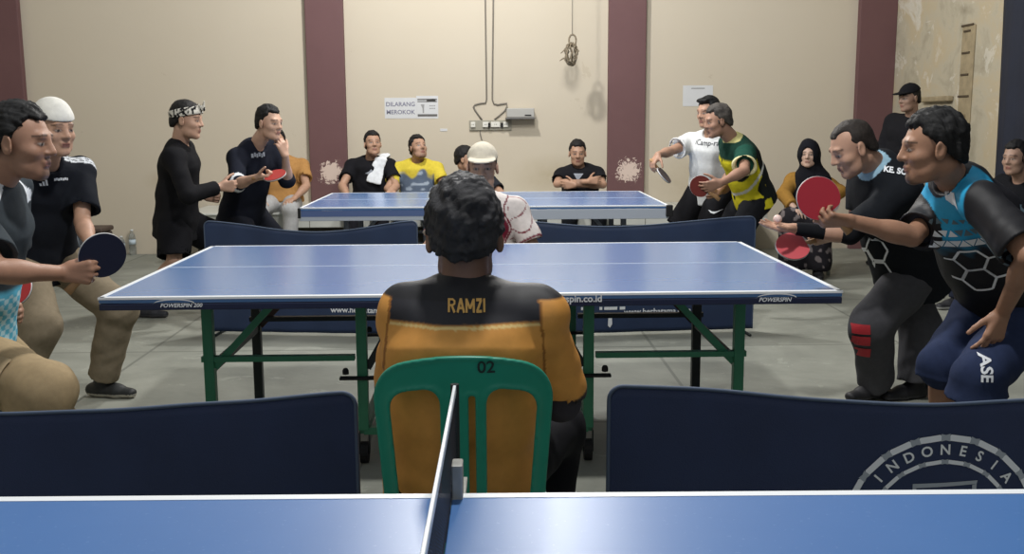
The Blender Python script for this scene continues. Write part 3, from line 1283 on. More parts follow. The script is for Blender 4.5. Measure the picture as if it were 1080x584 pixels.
def hand_ops(S, w, d, n, right, curl, hs=1.0, spread=0.10, thumb=(0.6, 0.7, 0.35), k=0.004, thumb_curl=0.3):
    """w wrist, d direction of the fingers, n palm normal; curl = 4 x (knuckle, middle, end) in degrees"""
    d = nrm(d)
    n = nrm(n - (n @ d) * d)
    s = np.cross(d, n) * (1 if right else -1)      # towards the thumb
    Pl = 0.088 * hs
    base = []
    for i, (o, l) in enumerate(((0.030, 0.090), (0.010, 0.093), (-0.011, 0.088), (-0.030, 0.080))):
        kn = w + d * l * hs + s * o * hs
        base.append(kn)
        S.add(rc(w + s * o * 0.55 * hs + d * 0.008, kn, 0.0145 * hs, 0.0125 * hs), 0.012 * hs)
    S.add(ell(w + d * 0.035 * hs + s * 0.024 * hs + n * 0.012 * hs, V(0.016, 0.030, 0.014) * hs, np.stack([s, d, n], 1)), 0.012 * hs)
    for i, (L, r) in enumerate(((0.072, 0.0088), (0.080, 0.0092), (0.074, 0.0088), (0.058, 0.0078))):
        c = curl[i] if isinstance(curl[0], (list, tuple)) else curl
        sp = (1.5 - i) * spread
        dd = nrm(d * math.cos(sp) + s * math.sin(sp))
        p = base[i]
        a = 0
        for j, f in enumerate((0.45, 0.31, 0.24)):
            a += math.radians(c[j])
            q = p + (dd * math.cos(a) + n * math.sin(a)) * L * f * hs
            S.add(rc(p, q, r * hs * (1.06 - 0.1 * j), r * hs * (0.98 - 0.1 * j)), k * hs if j else 0.008 * hs)
            p = q
    p = w + d * 0.022 * hs + s * 0.026 * hs + n * 0.008 * hs
    td = nrm(d * thumb[0] + s * thumb[1] + n * thumb[2])
    tb = nrm(d * 0.8 - s * 0.35 + n * 0.5)
    for j, (L, r) in enumerate(((0.042, 0.0125), (0.033, 0.0105), (0.026, 0.0092))):
        q = p + td * L * hs
        S.add(rc(p, q, r * hs, r * 0.92 * hs), 0.010 * hs if j == 0 else k * hs)
        p = q
        td = nrm(td + tb * thumb_curl)


RELAX = ((18, 22, 14), (22, 26, 16), (26, 30, 18), (30, 34, 20))
GRIP = ((55, 80, 40), (62, 85, 42), (66, 85, 42), (70, 85, 42))
FLAT = ((6, 8, 6), (4, 8, 6), (6, 10, 6), (10, 12, 8))
FISTY = ((62, 85, 50), (66, 88, 50), (70, 88, 50), (74, 88, 50))


def fwd_from(deg, pitch=0.0):
    a = math.radians(deg)
    p = math.radians(pitch)
    return V(math.cos(a) * math.cos(p), math.sin(a) * math.cos(p), math.sin(p))


def torso_segs(rig, off=0.0, bulk=1.0, loose=0.0):
    o, b = off, bulk
    H, N, f, r, u = rig.hip, rig.neck, rig.fwd, rig.right, rig.up
    sl = rig.slouch
    P0 = H
    P1 = H + (N - H) * 0.36 - f * sl * 0.6
    P2 = H + (N - H) * 0.72 - f * sl
    P3 = N - u * 0.050 - f * 0.012
    return [(P0, P1, (0.158 * b + o + loose, 0.112 * b + o + loose), (0.146 * b + o + loose, 0.104 * b + o + loose)),
            (P1, P2, (0.146 * b + o + loose, 0.104 * b + o + loose), (0.162 * b + o + loose * .6, 0.108 * b + o + loose * .6)),
            (P2, P3, (0.162 * b + o + loose * .6, 0.108 * b + o + loose * .6), (0.104 * b + o, 0.066 * b + o))]


def shirt_solid(rig, g):
    S = Solid()
    off, loose = g.get('off', 0.016), g.get('loose', 0.008)
    bulk = rig.bulk
    for a, b, ra, rb in torso_segs(rig, off, bulk, loose):
        S.add(eseg(a, b, rig.right, ra, rb), 0.04)
    belly = g.get('belly', 0.0)
    if belly:
        S.add(ell(rig.hip + (rig.neck - rig.hip) * 0.28 + rig.fwd * 0.05, (0.13, 0.10 + belly, 0.16), np.stack([rig.right, rig.fwd, rig.up], 1)), 0.06)
    # skirt of the shirt below the hip centre
    drop = g.get('drop', 0.08)
    dn = nrm(g['hemdir']) if 'hemdir' in g else -rig.up
    e = rig.hip + dn * drop
    S.add(eseg(rig.hip, e + dn * 0.10, rig.right, (0.160 * bulk + off + loose, 0.114 * bulk + off + loose), (0.172 * bulk + off + loose * 1.6, 0.126 * bulk + off + loose * 1.6)), 0.03)
    S.keep(plane(e, dn), 0.003)
    for sd in ('R', 'L'):
        sh, el, wr = rig.j['sh' + sd], rig.j['el' + sd], rig.j['wr' + sd]
        S.add(rc(rig.neck - rig.up * g.get('trap', 0.055), sh, g.get('trapr', 0.058), 0.060 + off * .5), 0.06)
        fr = g.get('sleeve' + sd, g.get('sleeve', 0.62))
        lw = g.get('sloose', 0.012)
        if fr <= 1.0:
            e2 = sh + (el - sh) * fr
            n = nrm(el - sh)
            r0, r1 = 0.057 + off * .6, 0.052 + off * .5 + lw
            S.add(cut(rc(sh, e2 + n * 0.04, r0, r1), e2, n, rc(sh, e2 + n * 0.05, r0 - 0.014, r1 - 0.013), 0.03), 0.03)
        else:
            n = nrm(wr - el)
            e2 = el + (wr - el) * (fr - 1.0)
            S.add(rc(sh, el, 0.060 + off * .6, 0.047 + off * .5), 0.03)
            S.add(cut(rc(el, e2 + n * 0.03, 0.047 + off * .5, 0.034 + off * .4 + lw * .5), e2, n), 0.02)
    nk = nrm(rig.hc - rig.HR[:, 2] * 0.06 * rig.hs - rig.neck)
    if g.get('collar', 0.0) > 0:
        ch = g['collar']
        S.add(cut(rc(rig.neck - nk * 0.04, rig.neck + nk * (ch + 0.03), 0.070, 0.064), rig.neck + nk * ch, nk, rc(rig.neck, rig.neck + nk * 0.1, 0.060, 0.058), 0.03), 0.012)
    else:
        S.sub(ell(rig.neck + nk * 0.03 + rig.fwd * 0.035, V(0.060, 0.062, 0.050), np.stack([rig.right, rig.fwd, rig.up], 1)), 0.008)
    S.disp = folds(g.get('seed', 1), g.get('fold', 0.0045), g.get('ffreq', 24))
    return S


def bounds(pts, m):
    P = np.array(pts)
    return P.min(0) - m, P.max(0) + m


def shoe(name, parent, base, ank, tdir, col, sole, h, size=1.0):
    S = Solid()
    t = nrm(V(tdir[0], tdir[1], 0))
    s = V(-t[1], t[0], 0)
    g = V(ank[0], ank[1], max(0.0, ank[2] - 0.085))
    R = np.stack([s, t, V(0, 0, 1)], 1)
    toe = g + t * 0.165 * size
    heel = g - t * 0.055 * size
    z = V(0, 0, 1)
    S.add(eseg(heel + z * 0.036, g + t * 0.085 * size + z * 0.034, s, (0.036, 0.034), (0.043, 0.034)), 0.01)
    S.add(eseg(g + t * 0.085 * size + z * 0.030, toe + z * 0.026, s, (0.044, 0.032), (0.032, 0.024)), 0.02)
    S.add(rc(g + z * 0.05, ank + z * 0.01 + t * 0.005, 0.042, 0.040), 0.03)
    S.add(rc(g + z * 0.055 + t * 0.03, g + t * 0.10 * size + z * 0.04, 0.03, 0.022), 0.02)
    S.keep(plane(g + z * 0.001, -z), 0.004)
    S.keep(plane(ank + z * 0.025, z), 0.004)
    lo, hi = bounds([g, toe, heel, ank], 0.09)
    v, q = S.mesh(lo, hi, h)
    c = np.where((v[:, 2:3] - g[2]) < 0.022, lin(sole), lin(col))
    return mesh_obj(name, v, q, attr_mat('shoe', 0.6, 0.08, 40, 0.1, 300), parent, base, c)


HSTYLE = {}


def make_hair(rig, parent, base, style, color, h, seed=3):
    c, R, hs = rig.hc, rig.HR, rig.hs
    w = lambda x, y, z: c + R @ (V(x, y, z) * hs)
    pl = lambda p, n: plane(w(*p), R @ V(*n))
    S = Solid()
    th = style.get('th', 0.010)
    S.add(ell(w(0, -0.014, 0.040), V(0.074 + th * 0.75, 0.093 + th, 0.083 + th * style.get('top', 1.3)) * hs, R), 0.01)
    if style.get('quiff'):
        S.add(ell(w(0, 0.055, 0.105), V(0.055, 0.035, 0.022) * hs, R), 0.02)
    if style.get('nape', True):
        S.add(ell(w(0, -0.060, -0.020), V(0.060 + th * .5, 0.048 + th * .4, 0.062) * hs, R), 0.02)
    fl = style.get('front', 0.0)
    # hairline over the forehead and temples, then above the ears to the nape
    fa, fb = pl((0, 0.083 + fl, 0.088), (0, 0.55, -0.835)), pl((0, 0.012 + fl * .5, 0), (0, 1, 0))
    kk = 0.016 * hs
    S.keep(lambda P: smin(fa(P), fb(P), 0.02), kk)
    b0 = style.get('low', 0.0)
    S.keep(pl((0, -0.006, 0.006 + b0), (0, 0.60, -0.80)), kk)
    S.keep(pl((0, 0, -0.070 + b0), (0, 0, -1)), kk)
    if style.get('side'):
        for s in (-1, 1):
            S.add(ell(w(s * 0.068, 0.017, 0.006), V(0.0065, 0.008, 0.026) * hs, R), 0.008)
    if style.get('temple', True) and not style.get('bald'):
        for s in (-1, 1):
            S.sub(ell(w(s * 0.056, 0.070, 0.074), V(0.024, 0.034, 0.020) * hs, R), 0.012)
    if style.get('bald'):
        for s in (-1, 1):
            S.sub(ell(w(s * 0.066, 0.052, 0.078), V(0.036, 0.046, 0.036) * hs, R), 0.012)
    amp, fq = style.get('amp', 0.003), style.get('freq', 110)
    S.disp = lambda P: (amp * wob(P, seed, fq) + amp * 0.6 * wob(P, seed + 9, fq * 2.2)).astype(np.float32)
    lo, hi = c - 0.17 * hs, c + 0.17 * hs
    v, q = S.mesh(lo, hi, h)
    k = 0.5 + 0.5 * wob(v, seed + 5, 60)[:, None]
    col = lin(color) * (1 - k * 0.0) + (lin(style['grey']) - lin(color)) * k * 0.6 if 'grey' in style else np.tile(lin(color), (len(v), 1))
    return mesh_obj('hair', v, q, HAIR(), parent, base, col)


def person(label, head, face, neck, hip, deg, arms, legs=None, skin=(158, 112, 86), shirt=None, pants=None, shoes=None,
           hair=None, hs=1.0, bulk=1.0, S=1.0, h=0.006, slouch=0.0, face_up=None, extra={}, shw=0.185, shoulders=None, hipdeg=None, lname='shirt', hips_w=0.09,
           shirt_name='shirt', pants_name='trousers', seed=1, nose=1.0, jaw=1.0, base=None, necklen=0.0):
    rig = Rig()
    rig.hc, rig.neck, rig.hip = np.asarray(head, float), np.asarray(neck, float), np.asarray(hip, float)
    rig.hs, rig.bulk, rig.slouch = hs, bulk, slouch
    up = nrm(rig.neck - rig.hip)
    f = fwd_from(deg)
    f = nrm(f - (f @ up) * up)
    rig.fwd, rig.up, rig.right = f, up, np.cross(f, up)
    # head frame
    hf = nrm(face)
    hu = V(0, 0, 1) if face_up is None else V(*face_up)
    hu = nrm(hu - (hu @ hf) * hf)
    rig.HR = np.stack([np.cross(hf, hu), hf, hu], 1)
    j = rig.j = {}
    sh = shoulders or {}
    for sd, s in (('R', 1), ('L', -1)):
        j['sh' + sd] = np.asarray(sh[sd], float) if sd in sh else rig.neck + rig.right * s * shw - up * 0.075 - f * 0.005
    hf2 = fwd_from(deg if hipdeg is None else hipdeg)
    hr = np.cross(hf2, V(0, 0, 1))
    for sd, s in (('R', 1), ('L', -1)):
        j['hp' + sd] = rig.hip + hr * s * hips_w - V(0, 0, 0.02)
        a = arms[sd]
        sp = j['sh' + sd]
        LU, LF = 0.29 * S, 0.25 * S
        if 'el' in a and len(a['el']) == 3 and isinstance(a['el'][2], bool):
            el = reach(sp, a['el'][0], a['el'][1], LU, a['el'][2])
            wr = reach(el, a['wr'][0], a['wr'][1], LF, a['wr'][2]) if isinstance(a['wr'][2], bool) else np.asarray(a['wr'], float)
        elif 'el' in a:
            el, wr = np.asarray(a['el'], float), np.asarray(a['wr'], float)
        else:
            wr = np.asarray(a['wr'], float)
            el = ik(sp, wr, LU, LF, a['pole'])
        j['el' + sd], j['wr' + sd] = el, wr
        if legs:
            l = legs[sd]
            hp = j['hp' + sd]
            LT, LS = 0.42 * S, 0.41 * S
            if 'an' in l and 'kn' in l:
                j['kn' + sd], j['an' + sd] = np.asarray(l['kn'], float), np.asarray(l['an'], float)
            else:
                an = np.asarray(l['an'], float)
                j['an' + sd] = an
                j['kn' + sd] = ik(hp, an, LT, LS, l['pole'])
    for sd in 'RL':
        lens = (np.linalg.norm(j['sh' + sd] - j['el' + sd]), np.linalg.norm(j['el' + sd] - j['wr' + sd]))
        ll = (np.linalg.norm(j['hp' + sd] - j['kn' + sd]), np.linalg.norm(j['kn' + sd] - j['an' + sd])) if legs else (0, 0)
        if DEBUG: print('LEN', label[:28], sd, 'arm %.2f %.2f leg %.2f %.2f' % (*lens, *ll), 'torso %.2f neck-head %.2f' % (np.linalg.norm(rig.neck - rig.hip), np.linalg.norm(rig.hc - rig.neck)))
    # --- body, one continuous skin
    B = Solid()
    for a, b_, ra, rb in torso_segs(rig, -0.012, bulk):
        B.add(eseg(a, b_, rig.right, ra, rb), 0.04)
    hb = rig.hc + rig.HR @ (V(0, -0.030, -0.055) * hs)
    B.add(rc(rig.neck - up * 0.03, hb, 0.054 * (0.6 + 0.4 * bulk), 0.052), 0.03)
    B.add(rc(rig.neck + (hb - rig.neck) * .35, rig.hc + rig.HR @ (V(0, 0.0, -0.045) * hs), 0.044, 0.042), 0.03)
    head_ops(B, rig.hc, rig.HR, hs, None, nose, jaw)
    pts = [rig.hc + V(0, 0, 0.13), rig.hc, rig.neck, rig.hip]
    for sd in 'RL':
        a = arms[sd]
        sp, el, wr = j['sh' + sd], j['el' + sd], j['wr' + sd]
        B.add(rc(rig.neck - up * 0.06, sp, 0.045, 0.048), 0.04)
        B.add(rc(sp, el, 0.047 * a.get('r', 1), 0.037 * a.get('r', 1)), 0.03)
        B.add(rc(el, wr, 0.038 * a.get('r', 1), 0.0255), 0.012)
        B.add(ell(el + (wr - el) * 0.28, V(0.040, 0.040, 0.075), frame_along(wr - el)), 0.02)
        hd = a.get('d', nrm(wr - el))
        hn = a.get('n', V(0, 0, -1))
        hand_ops(B, wr, np.asarray(hd, float), np.asarray(hn, float), sd == 'R', a.get('curl', RELAX), a.get('hs', 1.0), a.get('spread', 0.08), a.get('thumb', (0.6, 0.7, 0.35)), thumb_curl=a.get('tc', 0.3))
        pts += [sp, el, wr, wr + nrm(hd) * 0.19]
        if legs:
            hp, kn, an = j['hp' + sd], j['kn' + sd], j['an' + sd]
            B.add(rc(hp, kn, 0.074, 0.048), 0.04)
            B.add(rc(kn, an, 0.047, 0.034), 0.02)
            B.add(ell(kn + (an - kn) * 0.3 - frame_along(an - kn, kn - hp)[:, 0] * 0.012, V(0.048, 0.046, 0.11), frame_along(an - kn)), 0.03)
            t = legs[sd].get('toe', rig.fwd)
            t = nrm(V(t[0], t[1], 0))
            B.add(rc(an - V(0, 0, 0.03), an + t * 0.12 - V(0, 0, 0.055), 0.032, 0.022), 0.02)
            pts += [hp, kn, an, an + t * 0.16 - V(0, 0, 0.08)]
    lo, hi = bounds(pts, 0.14)
    v, q = B.mesh(lo, hi, h)
    if base is None:
        bz = 0.0 if legs else min(p[2] for p in pts)
        base = V(rig.hip[0], rig.hip[1], bz)
    root = empty('person', base, label, 'person')
    body = mesh_obj('body', v, q, SKIN(), root, base, skin_color(v, skin, rig, extra))
    rig.root, rig.base, rig.h, rig.body = root, base, h, body
    if hair:
        make_hair(rig, root, base, hair, hair.get('col', (20, 18, 18)), max(0.004, h * 0.85), seed)
    if shirt:
        SS = shirt_solid(rig, shirt)
        lo, hi = bounds([rig.neck, rig.hip, rig.hip - up * 0.2, j['shR'], j['shL'], j['elR'], j['elL']] + ([j['wrR'], j['wrL']] if max(shirt.get('sleeve', .6), shirt.get('sleeveR', 0), shirt.get('sleeveL', 0)) > 1 else []), 0.24)
        v, q = SS.mesh(lo, hi, shirt.get('h', h * 1.25))
        X = np.stack([(v - rig.neck) @ rig.right, (v - rig.neck) @ rig.fwd, (v - rig.neck) @ rig.up], 1)
        cc = shirt['color'](v, X, rig) if callable(shirt['color']) else np.tile(lin(shirt['color']), (len(v), 1))
        rig.shirt = mesh_obj(shirt_name, v, q, SATIN() if shirt.get('satin') else CLOTH(), root, base, cc)
    if pants and legs:
        T = Solid()
        ofs = pants.get('off', 0.016)
        T.add(eseg(rig.hip + up * 0.10, rig.hip - V(0, 0, 0.03), hr, (0.150 * bulk, 0.106 * bulk), (0.160 * bulk + ofs, 0.118 * bulk + ofs)), 0.03)
        tp = []
        for sd in 'RL':
            hp, kn, an = j['hp' + sd], j['kn' + sd], j['an' + sd]
            r0, r1, r2 = pants.get('r', (0.092, 0.068, 0.056))
            if pants.get('short') is not None:
                pants = dict(pants, short=pants.get('short' + sd, pants['short']))
                e = hp + (kn - hp) * pants['short'] if pants['short'] <= 1 else kn + (an - kn) * (pants['short'] - 1)
                n = nrm(kn - hp) if pants['short'] <= 1 else nrm(an - kn)
                if pants['short'] <= 1:
                    T.add(cut(rc(hp, e + n * 0.03, r0 + ofs * .5, r1 + ofs), e, n, rc(hp, e + n * 0.05, r0 - 0.012, r1 + ofs - 0.016), 0.04), 0.018)
                else:
                    T.add(rc(hp, kn, r0 + ofs * .5, r1 + ofs * .2), 0.018)
                    T.add(cut(rc(kn, e + n * 0.06, r1 + ofs * .2, r1 + ofs * 1.5), e, n, rc(kn, e + n * 0.06, r1 - 0.020, r1 + ofs * 1.5 - 0.018), 0.03), 0.018)
            else:
                n = nrm(an - kn)
                e = an + n * pants.get('cuff', 0.0)
                T.add(rc(hp, kn, r0 + ofs * .5, r1 + ofs * .5), 0.03)
                T.add(cut(rc(kn, e + n * 0.03, r1 + ofs * .5, r2 + ofs * .4), e, n, rc(kn, e + n * 0.03, r1 - 0.02, r2 - 0.010), 0.03), 0.03)
            tp += [hp, kn, an]
        T.disp = folds(seed + 20, pants.get('fold', 0.006), pants.get('ffreq', 20))
        lo, hi = bounds(tp + [rig.hip, rig.hip + up * 0.1], 0.2)
        lo[2] = max(lo[2], -0.05)
        v, q = T.mesh(lo, hi, pants.get('h', h * 1.4))
        cc = pants['color'](v, rig) if callable(pants['color']) else np.tile(lin(pants['color']), (len(v), 1))
        rig.pants = mesh_obj(pants_name, v, q, CLOTH(), root, base, cc)
    if shoes and legs:
        for sd in 'RL':
            shoe('shoe', root, base, j['an' + sd], legs[sd].get('toe', rig.fwd), shoes[0], shoes[1], max(0.005, h))
    return rig


def frame_along(d, hint=None):
    z = nrm(d)
    x = V(1, 0, 0) if hint is None else np.asarray(hint, float)
    x = x - (x @ z) * z
    if np.linalg.norm(x) < 1e-3:
        x = V(0, 1, 0) - z[1] * z
    x = nrm(x)
    return np.stack([x, np.cross(z, x), z], 1)


def extra_solid(rig, name, S, lo, hi, h, color, material, parent=None):
    v, q = S.mesh(lo, hi, h)
    cc = color(v) if callable(color) else np.tile(lin(color), (len(v), 1))
    return mesh_obj(name, v, q, material, rig.root if parent is None else parent, rig.base, cc)


def cap(rig, color, brim=True, name='cap', h=0.005, th=0.014, tilt=0.0):
    c, R, hs = rig.hc, rig.HR, rig.hs
    w = lambda x, y, z: c + R @ (V(x, y, z) * hs)
    S = Solid()
    S.add(ell(w(0, -0.012, 0.040), V(0.074 + th, 0.094 + th, 0.088 + th) * hs, R), 0.01)
    S.keep(plane(w(0, 0.02, 0.052), R @ V(0, -0.22, -0.97)), 0.006)
    if brim:
        Rb = R @ np.array(Matrix.Rotation(math.radians(-5), 3, 'X'))
        d = cut(ell(w(0, 0.085, 0.058), V(0.078, 0.085, 0.010) * hs, Rb), w(0, 0.05, 0.05), R @ V(0, -1, 0))
        S.add(d, 0.010)
        S.add(rc(w(0, -0.012, 0.135), w(0, -0.012, 0.138), 0.009 * hs, 0.008 * hs), 0.004)
    return extra_solid(rig, name, S, c - 0.21 * hs, c + 0.21 * hs, h, color, CLOTH())


# table tennis bat: blade, two rubbers, handle; local frame: blade in xz, handle downwards
def bat(label, blade_c, hand_p, normal, front, back, sc=1.0, edge=(206, 190, 160)):
    """blade_c centre of the blade, hand_p a point in the grip, normal the side that shows `front`"""
    bc, hp = np.asarray(blade_c, float), np.asarray(hand_p, float)
    zax = nrm(bc - hp)
    n = np.asarray(normal, float)
    n = nrm(n - (n @ zax) * zax)
    yax = -n                          # local -y is the front side
    xax = np.cross(yax, zax)
    Mx = Matrix([[xax[i], yax[i], zax[i], bc[i]] for i in range(3)] + [[0, 0, 0, 1]])
    r = bpy.data.objects.new('table_tennis_bat', None)
    r.empty_display_size = 0.05
    r.matrix_world = Mx
    COL.objects.link(r)
    tag(r, label, 'bat', 'table tennis bats')
    rx, rz = 0.076 * sc, 0.080 * sc
    full = [(rx * math.sin(a), rz * math.cos(a)) for a in np.linspace(0, 2 * PI, 49)[:-1]]
    MB().prism(full, 0.007 * sc).build('blade', mat('bat_edge', edge, 0.6), r)
    rub = [(x * 0.985, max(z * 0.985, -0.066 * sc)) for x, z in full]
    MB().prism(rub, 0.0035 * sc, Matrix.Translation((0, -0.0052 * sc, 0))).build('front_rubber', mat('rubber_%d_%d_%d' % front, front, 0.45), r)
    MB().prism(rub, 0.0035 * sc, Matrix.Translation((0, 0.0052 * sc, 0))).build('back_rubber', mat('rubber_%d_%d_%d' % back, back, 0.45), r)
    L = 0.10 * sc
    z0 = -rz + 0.012
    S = MB()
    prof = [(0.011, 0.010), (0.0135, 0.0115), (0.013, 0.011), (0.0155, 0.012)]
    rings = []
    for i, (a, b) in enumerate(prof):
        z = z0 - L * i / 3
        rings.append([S.bm.verts.new((a * sc * math.cos(t), b * sc * math.sin(t), z)) for t in np.linspace(0, 2 * PI, 15)[:-1]])
    for i in range(3):
        for k in range(14):
            S.bm.faces.new((rings[i][k], rings[i][(k + 1) % 14], rings[i + 1][(k + 1) % 14], rings[i + 1][k]))
    S.bm.faces.new(rings[0])
    S.bm.faces.new(rings[-1][::-1])
    S.build('handle', mat('bat_handle', (170, 132, 92), 0.6), r, True)
    return r

# =================================================================== the people
BLK = (22, 22, 26)
DARKHAIR = (20, 19, 20)


def G(x, y):
    return V(x, y, 0.085)


def armd(v, a, b):
    """distance to a limb's axis and the place along it"""
    ab = b - a
    t = np.clip((v - a) @ ab / (ab @ ab), 0, 1.6)
    return np.linalg.norm(v - a - t[:, None] * ab, axis=1), t


def paint(c, m, col):
    m = np.clip(np.asarray(m, float), 0, 1)[:, None]
    c[:] = c * (1 - m) + lin(col) * m


def soft(x, w):
    return np.clip(0.5 + x / w, 0, 1)


# ---- seated man in orange on the green chair
def ramzi_color(v, X, rig):
    c = np.tile(lin((212, 150, 74)), (len(v), 1))
    lat, fw, up = X[:, 0], X[:, 1], X[:, 2]
    edge = -0.040 - 0.10 * lat ** 2
    seam = 0.176 - 0.10 * np.clip(up + 0.02, -0.2, 0.1)
    yoke = soft(up - edge, 0.005) * soft(seam - np.abs(lat), 0.005)
    paint(c, yoke, (38, 38, 44))
    paint(c, (np.abs(up - edge + 0.006) < 0.003) & (np.abs(lat) < seam), (226, 196, 130))
    paint(c, (np.abs(np.abs(lat) - seam) < 0.003) & (up > -0.3), (150, 96, 40))
    for sd in 'RL':
        d, t = armd(v, rig.j['sh' + sd], rig.j['el' + sd])
        paint(c, soft(0.115 - d, 0.004) * soft(t - 0.86, 0.02) * (up < -0.10) * (t < 1.15) * (np.abs(lat) > 0.12), (30, 30, 34))
    paint(c, soft(up - 0.005, 0.004), (28, 28, 32))
    return c


Yr = 2.37
ramzi = person(
    'seated man with his back to us, black and orange RAMZI jersey, green chair', at(490, 250, Yr + 0.03), (0.0, 1, -0.08), at(490, 311, Yr), V(at(487, 400, Yr)[0], Yr + 0.02, 0.53), 92,
    {'R': dict(el=at(592, 424, 2.44), wr=at(546, 432, 2.70), n=V(0, 0, -1), d=V(-0.9, 0.3, 0.1)),
     'L': dict(el=at(424, 412, 2.56), wr=at(456, 432, 2.76), n=V(0, 0, -1), d=V(0.9, 0.3, 0.1))},
    {'R': dict(kn=V(0.20, 2.83, 0.50), an=G(0.17, 2.88), toe=(0.2, 1)), 'L': dict(kn=V(-0.21, 2.83, 0.50), an=G(-0.22, 2.88), toe=(-0.2, 1))},
    skin=(112, 78, 62), h=0.0055, hs=1.06, seed=4, slouch=0.035, bulk=1.04,
    shoulders={'R': at(569, 333, Yr - 0.01), 'L': at(430, 330, Yr - 0.01)},
    shirt=dict(color=ramzi_color, sleeve=0.95, drop=0.10, off=0.014, loose=0.012, fold=0.0065, ffreq=24, satin=True, trap=0.030, trapr=0.064, collar=0.038, h=0.0055, seed=14, sloose=0.016),
    pants=dict(color=(26, 26, 30), off=0.012), shoes=((30, 30, 32), (200, 200, 200)),
    hair=dict(th=0.018, amp=0.0055, freq=120, col=(30, 30, 33), grey=(66, 66, 70), low=0.010), shirt_name='jersey')
hh, ww, st = 0.0275, 0.0185, 0.0060
strokes = [strip2d((0, 0), (0, hh), st), [(0, hh), (ww * .62, hh), (ww, hh * .84), (ww, hh * .58), (ww * .62, hh * .42), (0, hh * .42), (0, hh * .57), (ww * .55, hh * .57), (ww * .72, hh * .66), (ww * .72, hh * .76), (ww * .55, hh * .85), (0, hh * .85)], strip2d((ww * .45, hh * .45), (ww * .88, 0), st)]
x = 0.0245
strokes += [strip2d((x, 0), (x + ww * .5, hh), st), strip2d((x + ww, 0), (x + ww * .5, hh), st), strip2d((x + ww * .2, hh * .32), (x + ww * .8, hh * .32), st * .8)]
x = 0.050
strokes += [strip2d((x, 0), (x, hh), st), strip2d((x + ww * 1.1, 0), (x + ww * 1.1, hh), st), strip2d((x, hh * .95), (x + ww * .55, hh * .3), st), strip2d((x + ww * 1.1, hh * .95), (x + ww * .55, hh * .3), st)]
x = 0.0775
strokes += [strip2d((x, hh * .92), (x + ww * .85, hh * .92), st), strip2d((x, hh * .08), (x + ww * .85, hh * .08), st), strip2d((x + ww * .1, hh * .1), (x + ww * .75, hh * .9), st)]
x = 0.100
strokes += [strip2d((x, 0), (x, hh), st)]
lay(poly_mesh_2d([[(px_ * 0.80 - 0.040, py_ - hh / 2) for px_, py_ in p] for p in strokes]), 'lettering', ramzi.shirt, at(492, 322, Yr - 0.1), ramzi.right, ramzi.up, mat('gold_print', (206, 160, 84), 0.6), ramzi.shirt, ramzi.base, cell=0.008)
for sd in 'RL':   # grey under-sleeves over the elbows
    S = Solid()
    el, wr, sh = ramzi.j['el' + sd], ramzi.j['wr' + sd], ramzi.j['sh' + sd]
    S.add(rc(sh + (el - sh) * 0.75, el, 0.048, 0.046), 0.01).add(cut(rc(el, wr, 0.046, 0.032), el + (wr - el) * 0.75, nrm(wr - el)), 0.02)
    lo, hi = bounds([sh, el, wr], 0.08)
    extra_solid(ramzi, 'arm_sleeve', S, lo, hi, 0.006, (62, 60, 66), CLOTH())


# ---- front left man
def left_color(v, X, rig):
    c = np.tile(lin((56, 63, 68)), (len(v), 1))
    lat, fw, up = X[:, 0], X[:, 1], X[:, 2]
    cy = soft(-0.36 - up, 0.02)
    u = (v[:, 0] * 0.7 + v[:, 1] * 0.7) / 0.02
    w = v[:, 2] / 0.02
    chk = ((np.floor(u) + np.floor(w)) % 2) * 0.8
    paint(c, cy, (92, 178, 208))
    paint(c, cy * chk * (up < -0.38), (196, 226, 234))
    d1, t1 = armd(v, rig.neck + rig.up * 0.0 + rig.fwd * 0.03, rig.j['shR'] + rig.fwd * 0.06)
    d2, t2 = armd(v, rig.neck + rig.fwd * 0.03, rig.j['shL'] + rig.fwd * 0.06)
    for sd in 'RL':
        s = 1 if sd == 'R' else -1
        q = s * lat
        st = np.abs(fw - 0.035 - 0.25 * np.clip(q - 0.03, 0, 1))
        paint(c, (st < 0.006) & (up > -0.10) & (q > 0.02), (232, 236, 240))
    paint(c, soft(up - 0.012, 0.004), (225, 230, 234))
    return c


P1n = at(-5, 190, 3.52)
left_man = person(
    'crouching player at front left in grey jersey and khaki cargo trousers', at(22, 151, 3.48), (0.985, -0.02, -0.10), P1n, at(-34, 362, 3.60), 4,
    {'R': dict(el=(-6, 286, True), wr=(66, 288, False), d=V(1, 0.05, 0.02), n=V(0.1, 1, 0.0), curl=FISTY, thumb=(0.8, 0.3, 0.5), tc=0.5),
     'L': dict(wr=at(-2, 332, 3.86), pole=V(-0.6, 0.3, -0.8), d=V(1, -0.1, 0.1), n=V(0, -1, 0), curl=FISTY)},
    {'R': dict(kn=at(46, 410, 3.34), an=G(-1.62, 3.36), toe=(1, -0.4)), 'L': dict(kn=at(36, 418, 3.80), an=G(-1.66, 3.86), toe=(1, 0.1))},
    skin=(150, 106, 82), h=0.005, hs=1.06, seed=21, nose=1.15, jaw=0.95, face_up=(0.1, 0, 1), bulk=1.0,
    shirt=dict(color=left_color, sleeve=0.80, drop=0.05, off=0.018, loose=0.012, sloose=0.030, fold=0.005, seed=31, h=0.006, collar=0.012),
    pants=dict(color=(164, 144, 112), r=(0.108, 0.094, 0.078), fold=0.008), shoes=((40, 40, 44), (210, 210, 206)),
    hair=dict(th=0.012, amp=0.005, freq=130, col=(22, 22, 23), front=-0.004), shirt_name='jersey', extra=dict(goatee=0.55, stubble=0.15))
